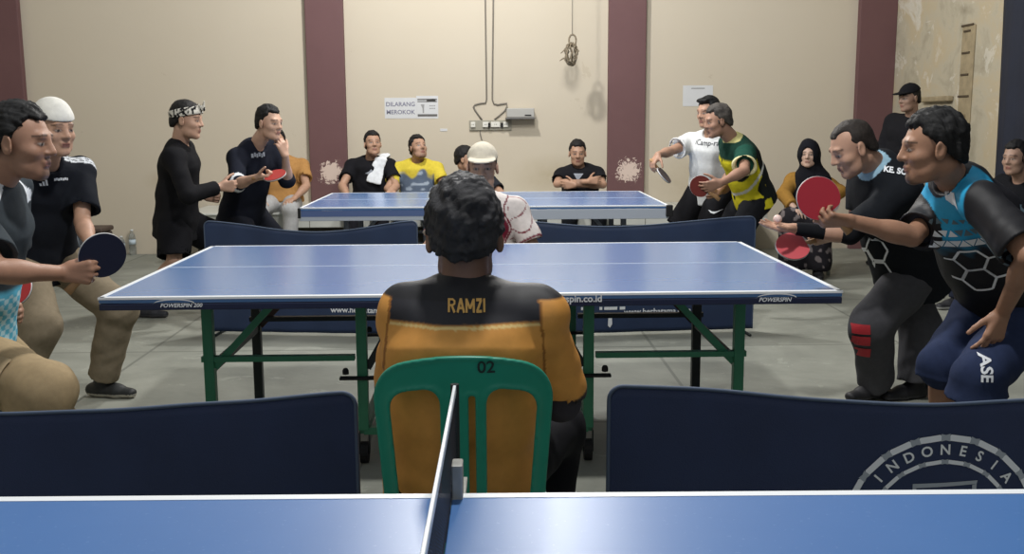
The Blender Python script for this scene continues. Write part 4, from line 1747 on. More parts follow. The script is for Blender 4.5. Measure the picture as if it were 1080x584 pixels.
# cargo pocket on the near thigh
hp, kn = left_man.j['hpR'], left_man.j['knR']
dth = nrm(kn - hp)
lay(poly_mesh_2d([rect(0, 0, 0.17, 0.15)]), 'cargo_pocket', left_man.pants, hp + dth * 0.24, dth, nrm(np.cross(V(0, -1, 0), dth)), mat('khaki_pocket', (158, 138, 106), 0.85), left_man.pants, left_man.base, off=0.006, cell=0.015)
lay(poly_mesh_2d([rect(0, 0.055, 0.18, 0.05)]), 'pocket_flap', left_man.pants, hp + dth * 0.24, dth, nrm(np.cross(V(0, -1, 0), dth)), mat('khaki_flap', (172, 152, 120), 0.85), left_man.pants, left_man.base, off=0.010, cell=0.015)
hand1 = left_man.j['wrR'] + V(0.085, 0.02, 0.0)
b = bat('dark blue faced bat with pale rim in the crouching left player\'s fist', at(108, 269, hand1[1] + 0.02), at(91, 287, hand1[1]), (0.68, -0.73, 0.05), (20, 26, 52), (150, 36, 44), 1.0, (206, 206, 206))


# ---- man in the white skull cap
def kop_color(v, X, rig):
    c = np.tile(lin((24, 27, 34)), (len(v), 1))
    lat, fw, up = X[:, 0], X[:, 1], X[:, 2]
    for k in (-0.014, 0.0, 0.014):
        paint(c, (np.abs(fw - 0.02 - k) < 0.0045) & (up > -0.09) & (np.abs(lat) > 0.07), (220, 224, 228))
    return c


kop = person(
    'player in white skull cap, black jersey and khaki trousers, behind the crouching man', at(57, 137, 4.75), (0.80, -0.55, -0.10), at(49, 170, 4.88), at(42, 270, 5.02), -38,
    {'L': dict(el=(87, 234, True), wr=(97, 262, True), d=V(0.25, -0.6, -0.6), n=V(-0.6, -0.3, 0), curl=RELAX),
     'R': dict(wr=at(-14, 286, 4.62), pole=V(-0.7, -0.3, -0.4), d=V(0.75, -0.3, -0.5), n=V(0.3, 0.7, 0.2), curl=GRIP)},
    {'L': dict(an=atz(107, 401, 0.085), pole=V(1, -0.35, 0), toe=(1, -0.22)), 'R': dict(an=G(-2.30, 4.70), pole=V(0.7, -0.6, 0), toe=(0.8, -0.6))},
    skin=(168, 124, 98), h=0.006, seed=41, hs=1.02, slouch=0.03,
    shirt=dict(color=kop_color, sleeve=0.78, drop=0.10, off=0.018, loose=0.014, sloose=0.022, seed=51, fold=0.005),
    pants=dict(color=(134, 122, 102), r=(0.10, 0.084, 0.070), fold=0.008, cuff=-0.02), shoes=((34, 36, 36), (176, 172, 160)),
    hair=dict(th=0.004, amp=0.001, freq=90, col=(36, 34, 34)), shirt_name='jersey')
S = Solid()
c_, R_, hs_ = kop.hc, kop.HR, kop.hs
S.add(ell(c_ + R_ @ (V(0, -0.012, 0.045) * hs_), V(0.087, 0.106, 0.104) * hs_, R_), 0.01)
S.keep(plane(c_ + R_ @ (V(0, 0.02, 0.052) * hs_), R_ @ V(0, -0.10, -1)), 0.006)
S.disp = lambda P: (0.0012 * wob(P, 5, 60)).astype(np.float32)
extra_solid(kop, 'skull_cap', S, c_ - 0.2, c_ + 0.2, 0.006, (222, 220, 212), CLOTH())
lay(poly_mesh_2d([rect(x, 0.002 * (i % 2), w, 0.012) for i, (x, w) in enumerate(((-0.03, .008), (-0.021, .008), (-0.011, .009), (0.0, .009), (0.011, .008), (0.021, .009), (0.031, .007)))]), 'print_marks', kop.shirt, at(77, 191, 4.7), (0.8, 0.6, 0), (0, 0, 1), m_wht, kop.shirt, kop.base, cell=0.02, far=0.4)
lg = []
for i, (x, hh) in enumerate(((-0.014, 0.012), (0.0, 0.02), (0.014, 0.028))):
    lg.append([(x - 0.005, -0.014), (x + 0.005, -0.014), (x + 0.001, -0.014 + hh), (x - 0.009, -0.014 + hh)])
lay(poly_mesh_2d(lg), 'three_bar_mark', kop.shirt, at(54, 194, 4.7), (0.8, 0.6, 0), (0, 0, 1), m_wht, kop.shirt, kop.base, cell=0.02, far=0.4)
hk = kop.j['wrR'] + nrm(V(0.75, -0.3, -0.5)) * 0.085
bat('red bat half hidden behind the crouching left player\'s forearm', at(18, 305, hk[1] - 0.05), hk, (0.3, -0.9, 0.2), (176, 44, 50), (22, 22, 26))

# ---- man with the batik headband
hb_man = person(
    'player in black long sleeves and shorts with a patterned batik headband', at(197, 127, 7.02), (0.985, -0.05, -0.12), at(190, 150, 7.06), at(186, 232, 7.12), 6,
    {'R': dict(el=(198, 206, True), wr=(232, 197, False), d=V(1, 0.1, 0.05), n=V(0.1, 1, 0), curl=FISTY),
     'L': dict(wr=at(218, 208, 7.35), pole=V(-0.3, 0.4, -0.8), d=V(1, -0.1, 0), n=V(0, -1, 0), curl=FISTY)},
    {'R': dict(kn=at(184, 274, 6.95), an=atz(151, 322, 0.085), toe=(1, -0.2)), 'L': dict(an=G(-1.95, 7.35), pole=V(1, 0.1, 0), toe=(1, 0))},
    skin=(170, 128, 104), h=0.007, seed=61, hs=1.06, S=1.04,
    shirt=dict(color=(24, 24, 27), sleeve=1.88, drop=0.12, off=0.020, loose=0.014, seed=71),
    pants=dict(color=(20, 20, 24), short=0.93, off=0.03, r=(0.105, 0.09, 0.06)), shoes=((36, 38, 44), (70, 70, 74)),
    hair=dict(th=0.010, amp=0.002, col=(22, 20, 20)))
S = Solid()
c_, R_, hs_ = hb_man.hc, hb_man.HR, hb_man.hs
Rt = R_ @ np.array(Matrix.Rotation(math.radians(17), 3, 'X'))
S.add(ell(c_ + R_ @ (V(0, -0.010, 0.045) * hs_), V(0.091, 0.112, 0.098) * hs_, R_), 0.01)
pc = c_ + R_ @ (V(0, -0.005, 0.050) * hs_)
S.keep(plane(pc + Rt[:, 2] * 0.028 * hs_, Rt[:, 2]), 0.004).keep(plane(pc - Rt[:, 2] * 0.024 * hs_, -Rt[:, 2]), 0.004)
kt = c_ + R_ @ (V(0.02, 0.108, 0.085) * hs_)
S.add(rc(kt, kt + V(0.012, -0.01, 0.055), 0.014, 0.004), 0.008).add(rc(kt, kt + V(-0.03, -0.015, 0.035), 0.013, 0.005), 0.008)


def batik(v):
    c = np.tile(lin((206, 202, 192)), (len(v), 1))
    paint(c, wob(v, 77, 170) > 0.32, (26, 26, 28))
    q = (v - pc) @ Rt
    paint(c, np.abs(q[:, 2] - 0.4 * q[:, 1] - 0.004) < 0.006, (24, 24, 26))
    return c


extra_solid(hb_man, 'headband', S, c_ - 0.22, c_ + 0.22, 0.0055, batik, CLOTH())


# ---- man in navy leaning, hand at his mouth
def lean_color(v, X, rig):
    c = np.tile(lin((24, 27, 38)), (len(v), 1))
    d, t = armd(v, rig.j['elR'], rig.j['wrR'])
    paint(c, (d < 0.08) & (t > 0.01) & (t < 0.12), (216, 220, 224))
    return c


lean = person(
    'player in dark navy shirt leaning forward, hand at his mouth, red bat in the other', at(284, 130, 7.5), (0.84, -0.50, -0.12), at(270, 152, 7.6), at(256, 220, 7.8), -28,
    {'R': dict(el=(250, 194, True), wr=(271, 187, True), d=V(0.95, -0.2, 0), n=V(0.1, 0.3, 0.9), curl=GRIP),
     'L': dict(el=(303, 190, True), wr=(301, 164, True), d=V(-0.25, -0.25, 0.93), n=V(-0.7, 0.6, 0.2), curl=((30, 50, 30),) * 4)},
    {'R': dict(an=G(-2.05, 7.6), pole=V(1, -0.3, 0), toe=(1, -0.3)), 'L': dict(an=G(-1.90, 8.1), pole=V(1, 0, 0), toe=(1, 0))},
    skin=(178, 136, 112), h=0.007, seed=81, S=1.03, hs=1.03,
    shirt=dict(color=lean_color, sleeve=1.12, drop=0.13, off=0.022, loose=0.016, seed=91),
    pants=dict(color=(26, 28, 36), off=0.024), shoes=((30, 30, 34), (180, 180, 180)),
    hair=dict(th=0.010, amp=0.003, freq=140, col=(20, 19, 20), top=1.6))
lay(poly_mesh_2d([rect(x, 0.004 * math.sin(x * 150), w, 0.03) for x, w in ((-0.05, .02), (-0.028, .014), (-0.01, .014), (0.01, .018), (0.03, .012), (0.048, .014))]), 'print_marks', lean.shirt, at(279, 164, 7.4), (0.86, 0.5, 0), (0, 0, 1), mat('pale_print', (150, 156, 166), 0.6), lean.shirt, lean.base, cell=0.02, far=0.4)
hq = lean.j['wrR'] + V(0.085, -0.02, 0.01)
bat('red bat held flat by the leaning man in navy', at(290, 185, hq[1] - 0.02), at(275, 187, hq[1]), (0.1, -0.45, 0.88), (160, 48, 44), (24, 24, 26))


# ---- people on the bench
def bench_person(label, hx, hy, nx, ny, face, shirt, pants, seed, hipx=None, deg=270, arms=None, hair=None, skin=(160, 118, 92), h=0.008, knees=0.14, Yh=9.98, hs=1.0, **kw):
    X = at(hipx if hipx is not None else nx, 200, Yh)[0]
    hip = V(X, Yh, 0.625)
    if arms is None:
        arms = {'R': dict(wr=V(X - 0.17, Yh - 0.36, 0.66), pole=V(-1, 0.2, -0.4), d=V(0.3, -0.9, -0.1), n=V(0, 0, -1)),
                'L': dict(wr=V(X + 0.17, Yh - 0.36, 0.66), pole=V(1, 0.2, -0.4), d=V(-0.3, -0.9, -0.1), n=V(0, 0, -1))}
    legs = {'R': dict(kn=V(X - knees, Yh - 0.43, 0.56), an=G(X - knees, Yh - 0.42), toe=(-0.1, -1)), 'L': dict(kn=V(X + knees, Yh - 0.43, 0.56), an=G(X + knees, Yh - 0.42), toe=(0.1, -1))}
    return person(label, at(hx, hy, Yh - 0.06), face, at(nx, ny, Yh + 0.02), hip, deg, arms, legs, skin=skin, h=h, seed=seed, hs=hs,
                  shirt=dict(color=shirt, sleeve=0.66, drop=0.02, off=0.018, loose=0.012, sloose=0.016, seed=seed + 3, fold=0.005, **kw.pop('shirtkw', {})),
                  pants=dict(color=pants, off=0.014, r=(0.088, 0.070, 0.058)), shoes=((40, 38, 36), (120, 116, 108)), hair=hair or dict(th=0.011, amp=0.0035, freq=150, col=(24, 22, 22), top=1.7), S=0.95, **kw)


tan = bench_person('seated spectator in tan shirt and grey trousers, face hidden behind leaning player', 292, 150, 298, 167, (0.1, -1, 0.0), (172, 128, 76), (168, 168, 168), 101, hipx=299)
towel = bench_person('seated spectator in black tee with a white towel over one shoulder', 393, 152, 391, 167, (0.30, -0.92, 0.14), (24, 24, 28), (40, 40, 46), 111, hipx=391)


def yellow_color(v, X, rig):
    c = np.tile(lin((206, 186, 66)), (len(v), 1))
    m = soft(-0.12 - X[:, 2] - 0.04 * np.sin(X[:, 0] * 30) - 0.03 * wob(v, 3, 40), 0.03) * (np.abs(X[:, 0]) < 0.17)
    paint(c, m, (92, 104, 122))
    paint(c, m * soft(wob(v, 8, 60) - 0.55, 0.2), (160, 172, 186))
    return c


yel = bench_person('seated spectator in a yellow and grey tee, face turned up to the right', 441, 156, 440, 170, (0.48, -0.80, 0.26), yellow_color, (50, 60, 80), 121, hipx=441, extra=dict(goatee=0.5))
hid = bench_person('spectator mostly hidden behind the umpire in the white cap, dark hair showing', 491, 168, 494, 186, (0.85, -0.25, -0.02), (40, 42, 48), (40, 42, 50), 131, hipx=498)
Xc = at(611, 200, 9.98)[0]
crossed = bench_person('seated spectator in black tee with folded arms, right of the umpire', 609, 162, 611, 176, (-0.02, -0.98, -0.10), (26, 26, 30), (30, 32, 38), 141, hipx=612, hs=1.02,
                       arms={'R': dict(wr=V(Xc + 0.06, 9.70, 0.80), el=V(Xc - 0.23, 9.86, 0.77), d=V(0.9, 0.2, 0.1), n=V(0, 1, -0.2)), 'L': dict(el=V(Xc + 0.22, 9.86, 0.76), wr=V(Xc - 0.06, 9.72, 0.765), d=V(-0.9, 0.1, 0), n=V(0, 1, 0))}, extra=dict(goatee=0.35))
# towel
S = Solid()
sh = towel.j['shL']
t0, t1, t2 = sh + V(-0.05, 0.05, 0.105), sh + V(-0.075, -0.115, 0.075), sh + V(-0.14, -0.175, -0.15)
S.add(eseg(t0, t1, (1, 0, 0), (0.05, 0.014), (0.055, 0.014)), 0.03).add(eseg(t1, t2, (1, 0, 0), (0.055, 0.014), (0.075, 0.012)), 0.03).add(eseg(t0, t0 + V(0.02, 0.06, -0.1), (1, 0, 0), (0.05, 0.014), (0.055, 0.014)), 0.03)
S.disp = folds(5, 0.004, 40)
lo, hi = bounds([t0, t1, t2], 0.12)
v, q = S.mesh(lo, hi, 0.007)
o = mesh_obj('towel', v, q, CLOTH(), None, (0, 0, 0), np.tile(lin((222, 226, 230)), (len(v), 1)))
tag(o, 'white towel draped over the shoulder of the man in black tee', 'towel')
lay(poly_mesh_2d([[(-0.06, 0.0), (-0.02, 0.02), (0, 0.04), (0.02, 0.02), (0.06, 0.0), (0.02, -0.012), (0, -0.025), (-0.02, -0.012)]]), 'print_mark', towel.shirt, at(391, 183, 9.8), (1, 0, 0), (0, 0, 1), mat('pale_print', (150, 156, 166), 0.6), towel.shirt, towel.base, cell=0.02)
lay(poly_mesh_2d([[(-0.05, 0.035), (0.045, 0.035), (-0.01, -0.04)]]), 'print_mark', crossed.shirt, at(611, 187, 9.8), (1, 0, 0), (0, 0, 1), mat('pale_print', (150, 156, 166), 0.6), crossed.shirt, crossed.base, cell=0.02)


# ---- umpire in the white cap
def ump_color(v, X, rig):
    c = np.tile(lin((216, 208, 204)), (len(v), 1))
    lat, fw, up = X[:, 0], X[:, 1], X[:, 2]
    body = soft(0.118 + 0.02 * np.sin(up * 30) - np.abs(lat), 0.008) * soft(-0.055 - up, 0.01)
    paint(c, body, (122, 40, 58))
    paint(c, body * (wob(v, 19, 45) > 0.35), (168, 96, 104))
    paint(c, np.abs(np.abs(lat) - 0.128 - 0.02 * np.sin(up * 30)) < 0.005, (110, 36, 50))
    for sd in 'RL':
        d, t = armd(v, rig.j['sh' + sd], rig.j['el' + sd])
        m = (d < 0.11) & (np.abs(lat) > 0.13)
        paint(c, m & (np.abs(np.sin(t * 16 + v[:, 1] * 60)) < 0.16) & (t < 0.6), (122, 52, 64))
        paint(c, m & (np.abs(t - 0.71) < 0.025), (120, 60, 70))
    return c


Xu = at(512, 250, 5.72)[0]
ump = person(
    'umpire facing us in white cap and maroon white jersey, beyond the middle table', at(509, 177, 5.66), (-0.04, -1, -0.10), at(511, 208, 5.72), V(Xu, 5.80, 0.50), 270,
    {'R': dict(wr=V(Xu - 0.16, 5.42, 0.60), pole=V(-1, 0.2, -0.3), d=V(0.3, -0.9, -0.2), n=V(0, 0, -1)), 'L': dict(wr=V(Xu + 0.17, 5.42, 0.60), pole=V(0.7, 0.4, -0.6), d=V(-0.3, -0.9, -0.2), n=V(0, 0, -1))},
    {'R': dict(kn=V(Xu - 0.16, 5.36, 0.50), an=G(Xu - 0.16, 5.38), toe=(0, -1)), 'L': dict(kn=V(Xu + 0.16, 5.36, 0.50), an=G(Xu + 0.16, 5.38), toe=(0, -1))},
    skin=(172, 132, 110), h=0.006, seed=151, hs=1.03, shw=0.178,
    shirt=dict(color=ump_color, sleeve=0.74, drop=0.04, off=0.018, loose=0.012, sloose=0.018, seed=161, collar=0.015),
    pants=dict(color=(34, 36, 44)), shoes=((40, 40, 44), (200, 200, 200)), hair=dict(th=0.006, amp=0.001, col=(30, 28, 28)), shirt_name='jersey')
cap(ump, (214, 206, 188), h=0.006)

# ---- white tee player
wt = person(
    'player in plain white tee and black shorts reaching his bat out to the left', at(747, 119, 8.2), (-0.82, -0.52, -0.12), at(750, 142, 8.26), at(752, 195, 8.36), 232,
    {'R': dict(el=(706, 160, True), wr=(694, 163, True), d=V(-0.55, -0.35, -0.75), n=V(0.6, 0.3, -0.6), curl=((30, 40, 20),) * 4),
     'L': dict(wr=at(770, 196, 8.0), pole=V(0.6, -0.2, -0.6), d=V(-0.6, -0.6, -0.2), n=V(-0.3, 0.5, 0))},
    {'R': dict(an=G(1.60, 8.55), pole=V(-0.8, -0.5, 0), toe=(-0.7, -0.7)), 'L': dict(an=G(1.95, 8.2), pole=V(-0.8, -0.5, 0), toe=(-0.8, -0.5))},
    skin=(156, 114, 90), h=0.0075, seed=171, S=1.0,
    shirt=dict(color=(212, 214, 214), sleeve=0.66, drop=0.13, off=0.024, loose=0.020, sloose=0.03, seed=181, fold=0.006),
    pants=dict(color=(22, 22, 25), short=0.95, off=0.026, r=(0.10, 0.085, 0.06)), shoes=((40, 40, 44), (200, 200, 200)),
    hair=dict(th=0.014, amp=0.003, col=(16, 16, 17), quiff=True, side=True))
rgt = np.cross(wt.up, wt.fwd)
tb = text_bm('iCamp-ram', 0.055, bold=0.0005)
lay(tb, 'lettering', wt.shirt, at(743, 154, 8.1), rgt, wt.up, mat('dark_print', (60, 62, 66), 0.6), wt.shirt, wt.base, cell=0.03)
sw = [(-0.06, 0.012), (-0.045, -0.012), (-0.02, -0.02), (0.065, 0.02), (-0.01, -0.002), (-0.035, 0.0)]
lay(poly_mesh_2d([sw]), 'hook_mark', wt.pants, at(753, 222, 8.2), (1, 0, 0), (0, 0, 1), m_wht, wt.pants, wt.base, cell=0.03, off=0.004)
hw = wt.j['wrR'] + nrm(V(-0.55, -0.35, -0.75)) * 0.08
bat('dark bat hanging from the outstretched hand of the man in white', hw + V(0.085, -0.02, -0.10), hw, (0.80, -0.35, 0.45), (56, 36, 34), (30, 28, 28))


# ---- green and yellow jersey player
def gy_color(v, X, rig):
    c = np.tile(lin((26, 58, 48)), (len(v), 1))
    lat, fw, up = X[:, 0], X[:, 1], X[:, 2]
    low = soft(-0.135 - up + 0.25 * (fw + 0.02), 0.02)
    paint(c, low, (208, 196, 44))
    paint(c, low * (wob(v * np.array([1, 1, 1.6]), 23, 32) > 0.55), (28, 32, 30))
    paint(c, (fw < -0.075) & (up < -0.10), (26, 30, 30))
    st = np.abs(up + 0.32 + 0.5 * fw)
    paint(c, low * (st < 0.012), (214, 214, 206))
    for sd in 'RL':
        d, t = armd(v, rig.j['sh' + sd], rig.j['el' + sd])
        s = (d < 0.10) & (t > 0.02) & (np.abs(lat) > 0.12)
        paint(c, s, (28, 70, 58))
        paint(c, s & (t > 0.66), (214, 206, 160))
    paint(c, up > 0.012, (196, 190, 130))
    return c


gy = person(
    'grey haired player in green and yellow jersey bending over his bat', at(757, 128, 7.56), (-0.95, -0.12, -0.22), at(773, 147, 7.62), at(795, 206, 7.74), 186,
    {'L': dict(el=(785, 180, True), wr=(760, 193, True), d=V(-0.95, -0.1, -0.25), n=V(0.1, 0.8, 0.2), curl=((20, 30, 20),) * 4),
     'R': dict(wr=at(756, 204, 7.85), pole=V(0.3, 0.5, -0.8), d=V(-0.9, -0.3, 0), n=V(0, -0.9, 0), curl=GRIP)},
    {'L': dict(an=G(2.02, 7.60), pole=V(-1, -0.1, 0), toe=(-1, -0.2)), 'R': dict(an=G(1.95, 8.0), pole=V(-1, 0.1, 0), toe=(-1, 0))},
    skin=(150, 108, 86), h=0.007, seed=191, nose=1.1, S=0.94,
    shirt=dict(color=gy_color, sleeve=0.74, drop=0.06, off=0.022, loose=0.016, sloose=0.026, seed=201, h=0.007, collar=0.015, fold=0.006),
    pants=dict(color=(28, 29, 33), off=0.022, r=(0.098, 0.078, 0.064)), shoes=((110, 112, 116), (190, 190, 190)),
    hair=dict(th=0.012, amp=0.003, col=(44, 40, 38), grey=(110, 104, 98), side=True), shirt_name='jersey')
hg = gy.j['wrL'] + nrm(V(-0.95, -0.1, -0.25)) * 0.09
bat('reddish bat in front of the bending green jersey player', hg + V(-0.05, 0.035, 0.0), hg + V(0.05, 0.035, -0.07), (-0.25, -0.95, 0.1), (122, 50, 44), (30, 26, 26))


# ---- bald man serving
def bald_color(v, X, rig):
    c = np.tile(lin((25, 28, 33)), (len(v), 1))
    lat, fw, up = X[:, 0], X[:, 1], X[:, 2]
    nk = nrm(rig.hc - rig.HR[:, 2] * 0.06 * rig.hs - rig.neck)
    al = (v - rig.neck) @ nk
    q = np.linalg.norm(v - rig.neck - al[:, None] * nk, axis=1)
    paint(c, (al > 0.006) & (q < 0.085), (142, 176, 194))
    return c


bn = at(925, 173, 4.62)
bald = person(
    'balding player about to serve, black jersey and grey trousers with red blocks', at(899, 157, 4.56), (-0.88, -0.06, -0.44), bn, at(958, 277, 4.86), 190,
    {'L': dict(el=(895, 249, True), wr=(838, 241, True), d=V(-0.99, -0.05, 0.12), n=V(0.05, -0.25, 0.97), curl=FLAT, spread=0.05, thumb=(0.75, 0.6, 0.1)),
     'R': dict(wr=at(882, 249, 4.62), pole=V(0.5, 0.3, -0.8), d=V(-0.97, -0.1, -0.2), n=V(0.0, 0.5, 0.85), curl=GRIP)},
    {'L': dict(kn=at(919, 343, 4.72), an=atz(924, 402, 0.085), toe=(-1, -0.45)), 'R': dict(kn=at(971, 345, 4.88), an=atz(966, 402, 0.085), toe=(-1, -0.3))},
    skin=(172, 126, 100), h=0.0055, seed=211, hs=1.03, bulk=1.14, nose=1.1, jaw=1.0,
    shirt=dict(color=bald_color, sleeve=0.80, drop=0.10, off=0.020, loose=0.018, sloose=0.022, trap=0.035, trapr=0.066, seed=221, h=0.0065, collar=0.018, belly=0.02),
    pants=dict(color=(74, 74, 78), r=(0.112, 0.092, 0.082), fold=0.008, off=0.02), shoes=((24, 24, 28), (60, 60, 64)),
    hair=dict(th=0.005, amp=0.0016, freq=120, col=(44, 38, 34), front=-0.004, bald=True, top=1.0), shirt_name='jersey', extra=dict(stubble=0.15, fade=0.4))
S = Solid()
el, wr = bald.j['elL'], bald.j['wrL']
sh = bald.j['shL']
S.add(rc(sh + (el - sh) * 0.6, el, 0.046, 0.042), 0.01).add(cut(rc(el, wr, 0.043, 0.030), el + (wr - el) * 0.98, nrm(wr - el)), 0.02)
lo, hi = bounds([sh, el, wr], 0.08)
extra_solid(bald, 'arm_sleeve', S, lo, hi, 0.006, (24, 25, 29), CLOTH())
S = Solid()
el, wr = bald.j['elR'], bald.j['wrR']
u = nrm(wr - el)
S.add(cut(cut(rc(wr - u * 0.09, wr + u * 0.02, 0.034, 0.033), wr + u * 0.005, u), wr - u * 0.07, -u), 0.01)
lo, hi = bounds([el, wr], 0.08)
extra_solid(bald, 'wristband', S, lo, hi, 0.005, (206, 206, 202), CLOTH())
pal = bald.j['wrL'] + nrm(V(-0.99, -0.05, 0.12)) * 0.085 + V(0, -0.008, 0.036)
bmb = bmesh.new()
bmesh.ops.create_uvsphere(bmb, u_segments=24, v_segments=16, radius=0.02)
me = bpy.data.meshes.new('ball')
bmb.to_mesh(me)
bmb.free()
for p in me.polygons:
    p.use_smooth = True
me.materials.append(mat('celluloid', (236, 206, 196), 0.4))
o = bpy.data.objects.new('table_tennis_ball', me)
o.location = Vector([float(x) for x in pal])
COL.objects.link(o)
tag(o, 'pale table tennis ball resting on the server\'s open palm', 'ball')
hbp = bald.j['wrR'] + nrm(V(-0.97, -0.1, -0.2)) * 0.08
bat('small looking red bat low in the serving man\'s far hand', at(836, 260, hbp[1] - 0.02), at(858, 254, hbp[1]), (0.0, -0.72, 0.69), (206, 84, 92), (26, 24, 26))
for k, (px, py) in enumerate(((915, 354), (916, 367), (918, 381))):
    lay(poly_mesh_2d([[(-0.05, 0.022), (0.045, 0.026), (0.05, -0.02), (-0.045, -0.024)]]), 'red_block', bald.pants, at(px, py, 4.5), (1, -0.1, 0), (0.08, 0, 1), mat('red_print', (176, 40, 50), 0.7), bald.pants, bald.base, cell=0.015, off=0.004, far=0.5)


def hexline(cx, cy, r, w, rot=0.0, drop=()):
    P = [(cx + r * math.cos(rot + k * PI / 3), cy + r * math.sin(rot + k * PI / 3)) for k in range(6)]
    return [strip2d(P[k], P[(k + 1) % 6], w) for k in range(6) if k not in drop]


# white honeycomb lines at the front of the black jersey
hx = []
for (cx, cy, dr) in ((0, 0, (0, 1)), (0.09, -0.052, (2,)), (0.0, -0.104, ()), (0.09, -0.156, ()), (-0.09, -0.156, (3,))):
    hx += hexline(cx, cy, 0.055, 0.010, 0, dr)
lay(poly_mesh_2d(hx), 'honeycomb_print', bald.shirt, at(885, 247, 4.5), (0.8, -0.6, 0), (0.25, 0, 1), m_wht, bald.shirt, bald.base, cell=0.012, far=0.45)
lay(text_bm('KE. SOGA', 0.034, bold=0.0015), 'lettering', bald.shirt, at(950, 181, 4.5), (0.93, -0.30, -0.16), (0.3, -0.1, 0.95), m_wht, bald.shirt, bald.base, cell=0.01, far=0.4)


# ---- blue jersey player in front
def blue_color(v, X, rig):
    c = np.tile(lin((26, 26, 30)), (len(v), 1))
    lat, fw, up = X[:, 0], X[:, 1], X[:, 2]
    for_ = soft(up + 0.205 + 0.02 * wob(v, 4, 60), 0.09)
    front = soft(fw + 0.03 - 0.30 * np.clip(np.abs(lat) - 0.10, 0, 1), 0.01)
    m = for_ * front * soft(0.150 - np.abs(lat) - 0.25 * np.clip(-0.05 - up, 0, 1) * 0 + 0.0, 0.006)
    shp = soft(up + 0.16, 0.02)
    paint(c, m, (44, 158, 204))
    for sd in 'RL':
        d, t = armd(v, rig.j['sh' + sd], rig.j['el' + sd])
        paint(c, ((d < 0.10) & (t > 0.34)) | ((np.abs(lat) > 0.158) & (t > 0.0) & (d < 0.11)), (26, 26, 30))
    nk = np.linalg.norm(v - rig.neck - rig.up * 0.02 - rig.fwd * 0.02, axis=1)
    paint(c, (nk < 0.088) & (up > -0.06), (24, 26, 32))
    return c


blue = person(
    'player at front right in cyan and black hexagon jersey and navy shorts', at(983, 157, 3.48), (-0.95, 0.16, -0.10), at(1004, 185, 3.58), at(1064, 325, 3.76), 207,
    {'L': dict(el=(1086, 270, True), wr=at(1057, 330, 3.42), d=V(-0.34, -0.12, -0.93), n=V(-0.35, 0.75, -0.3), curl=((14, 22, 12), (18, 20, 12), (16, 22, 12), (14, 24, 14)), spread=0.13, thumb=(0.7, 0.6, 0.2)),
     'R': dict(el=(962, 249, True), wr=(897, 233, True), d=V(-0.98, -0.1, 0.05), n=V(0.05, 0.5, 0.6), curl=((40, 55, 30), (48, 60, 34), (52, 62, 34), (56, 62, 36)))},
    {'L': dict(kn=at(1032, 398, 3.40), an=G(at(1031, 400, 3.47)[0], 3.47), toe=(-0.7, -0.7)), 'R': dict(kn=at(994, 386, 3.62), an=G(at(999, 400, 3.68)[0], 3.68), toe=(-0.9, -0.4))},
    skin=(146, 102, 76), h=0.005, seed=231, shoulders={'R': at(1000, 212, 3.80), 'L': at(1034, 212, 3.42)}, hs=1.04, nose=1.1, jaw=0.95,
    shirt=dict(color=blue_color, sleeve=0.86, drop=0.08, off=0.020, loose=0.016, sloose=0.020, seed=241, h=0.005, fold=0.005, satin=True),
    pants=dict(color=(42, 52, 80), shortL=1.16, short=1.06, off=0.026, r=(0.104, 0.086, 0.06), fold=0.007), shoes=((40, 40, 44), (200, 200, 200)),
    hair=dict(th=0.014, amp=0.0045, freq=140, col=(24, 24, 25)), shirt_name='jersey', pants_name='shorts', extra=dict(goatee=0.7))
r_ = np.cross(blue.up, blue.fwd)
vdir = nrm(V(-0.35, -0.93, 0.05))
rr = nrm(np.cross(blue.up, vdir))
og = at(1040, 300, 3.4)
hx = []
s3 = math.sqrt(3)
for i in range(-3, 5):
    for k in range(-1, 2):
        R0 = 0.052
        cx, cy = i * 1.5 * R0, k * s3 * R0 + (i % 2) * s3 / 2 * R0
        if cy < 0.035 and cy > -0.12:
            hx += hexline(cx, cy, R0, 0.0085)
lay(poly_mesh_2d(hx), 'honeycomb_print', blue.shirt, og, rr, blue.up, m_wht, blue.shirt, blue.base, cell=0.012, far=0.25)
tr, tg = [], []
for i in range(-8, 10):
    for k in range(3):
        w = 0.046
        x, y = i * w / 2, 0.085 + k * 0.042
        up_ = (i + k) % 2 == 0
        a = 0.78 - 0.16 * k
        t = [(x - w / 2 * a, y - 0.018 * a), (x + w / 2 * a, y - 0.018 * a), (x, y + 0.020 * a)] if up_ else [(x - w / 2 * a, y + 0.018 * a), (x, y - 0.020 * a), (x + w / 2 * a, y + 0.018 * a)]
        (tr if (k == 0 or (k == 1 and i < 0)) else tg).append(t)
lay(poly_mesh_2d(tr), 'triangle_print', blue.shirt, og, rr, blue.up, m_wht, blue.shirt, blue.base, cell=0.012, far=0.25)
lay(poly_mesh_2d(tg), 'triangle_print', blue.shirt, og, rr, blue.up, mat('grey_print', (88, 108, 118), 0.6), blue.shirt, blue.base, cell=0.012, far=0.25)
cr = [[(-0.018, 0.024), (-0.018, -0.016), (0.0, -0.028), (0.018, -0.016), (0.018, 0.024), (0.014, 0.020), (0.014, -0.013), (0, -0.023), (-0.014, -0.013), (-0.014, 0.024)], rect(0, 0.022, 0.036, 0.004)]
lay(poly_mesh_2d(cr), 'crest_outline', blue.shirt, at(1004, 227, 3.4), nrm(np.cross(blue.up, blue.fwd * 0.25 + vdir * 0.75)), blue.up, m_wht, blue.shirt, blue.base, cell=0.01, far=0.24)
lay(text_bm('P', 0.034, bold=0.001), 'crest_letter', blue.shirt, at(1004, 227, 3.4), nrm(np.cross(blue.up, blue.fwd * 0.25 + vdir * 0.75)), blue.up, m_wht, blue.shirt, blue.base, cell=0.01, far=0.24)
thd = nrm(blue.j['knL'] - blue.j['hpL'])
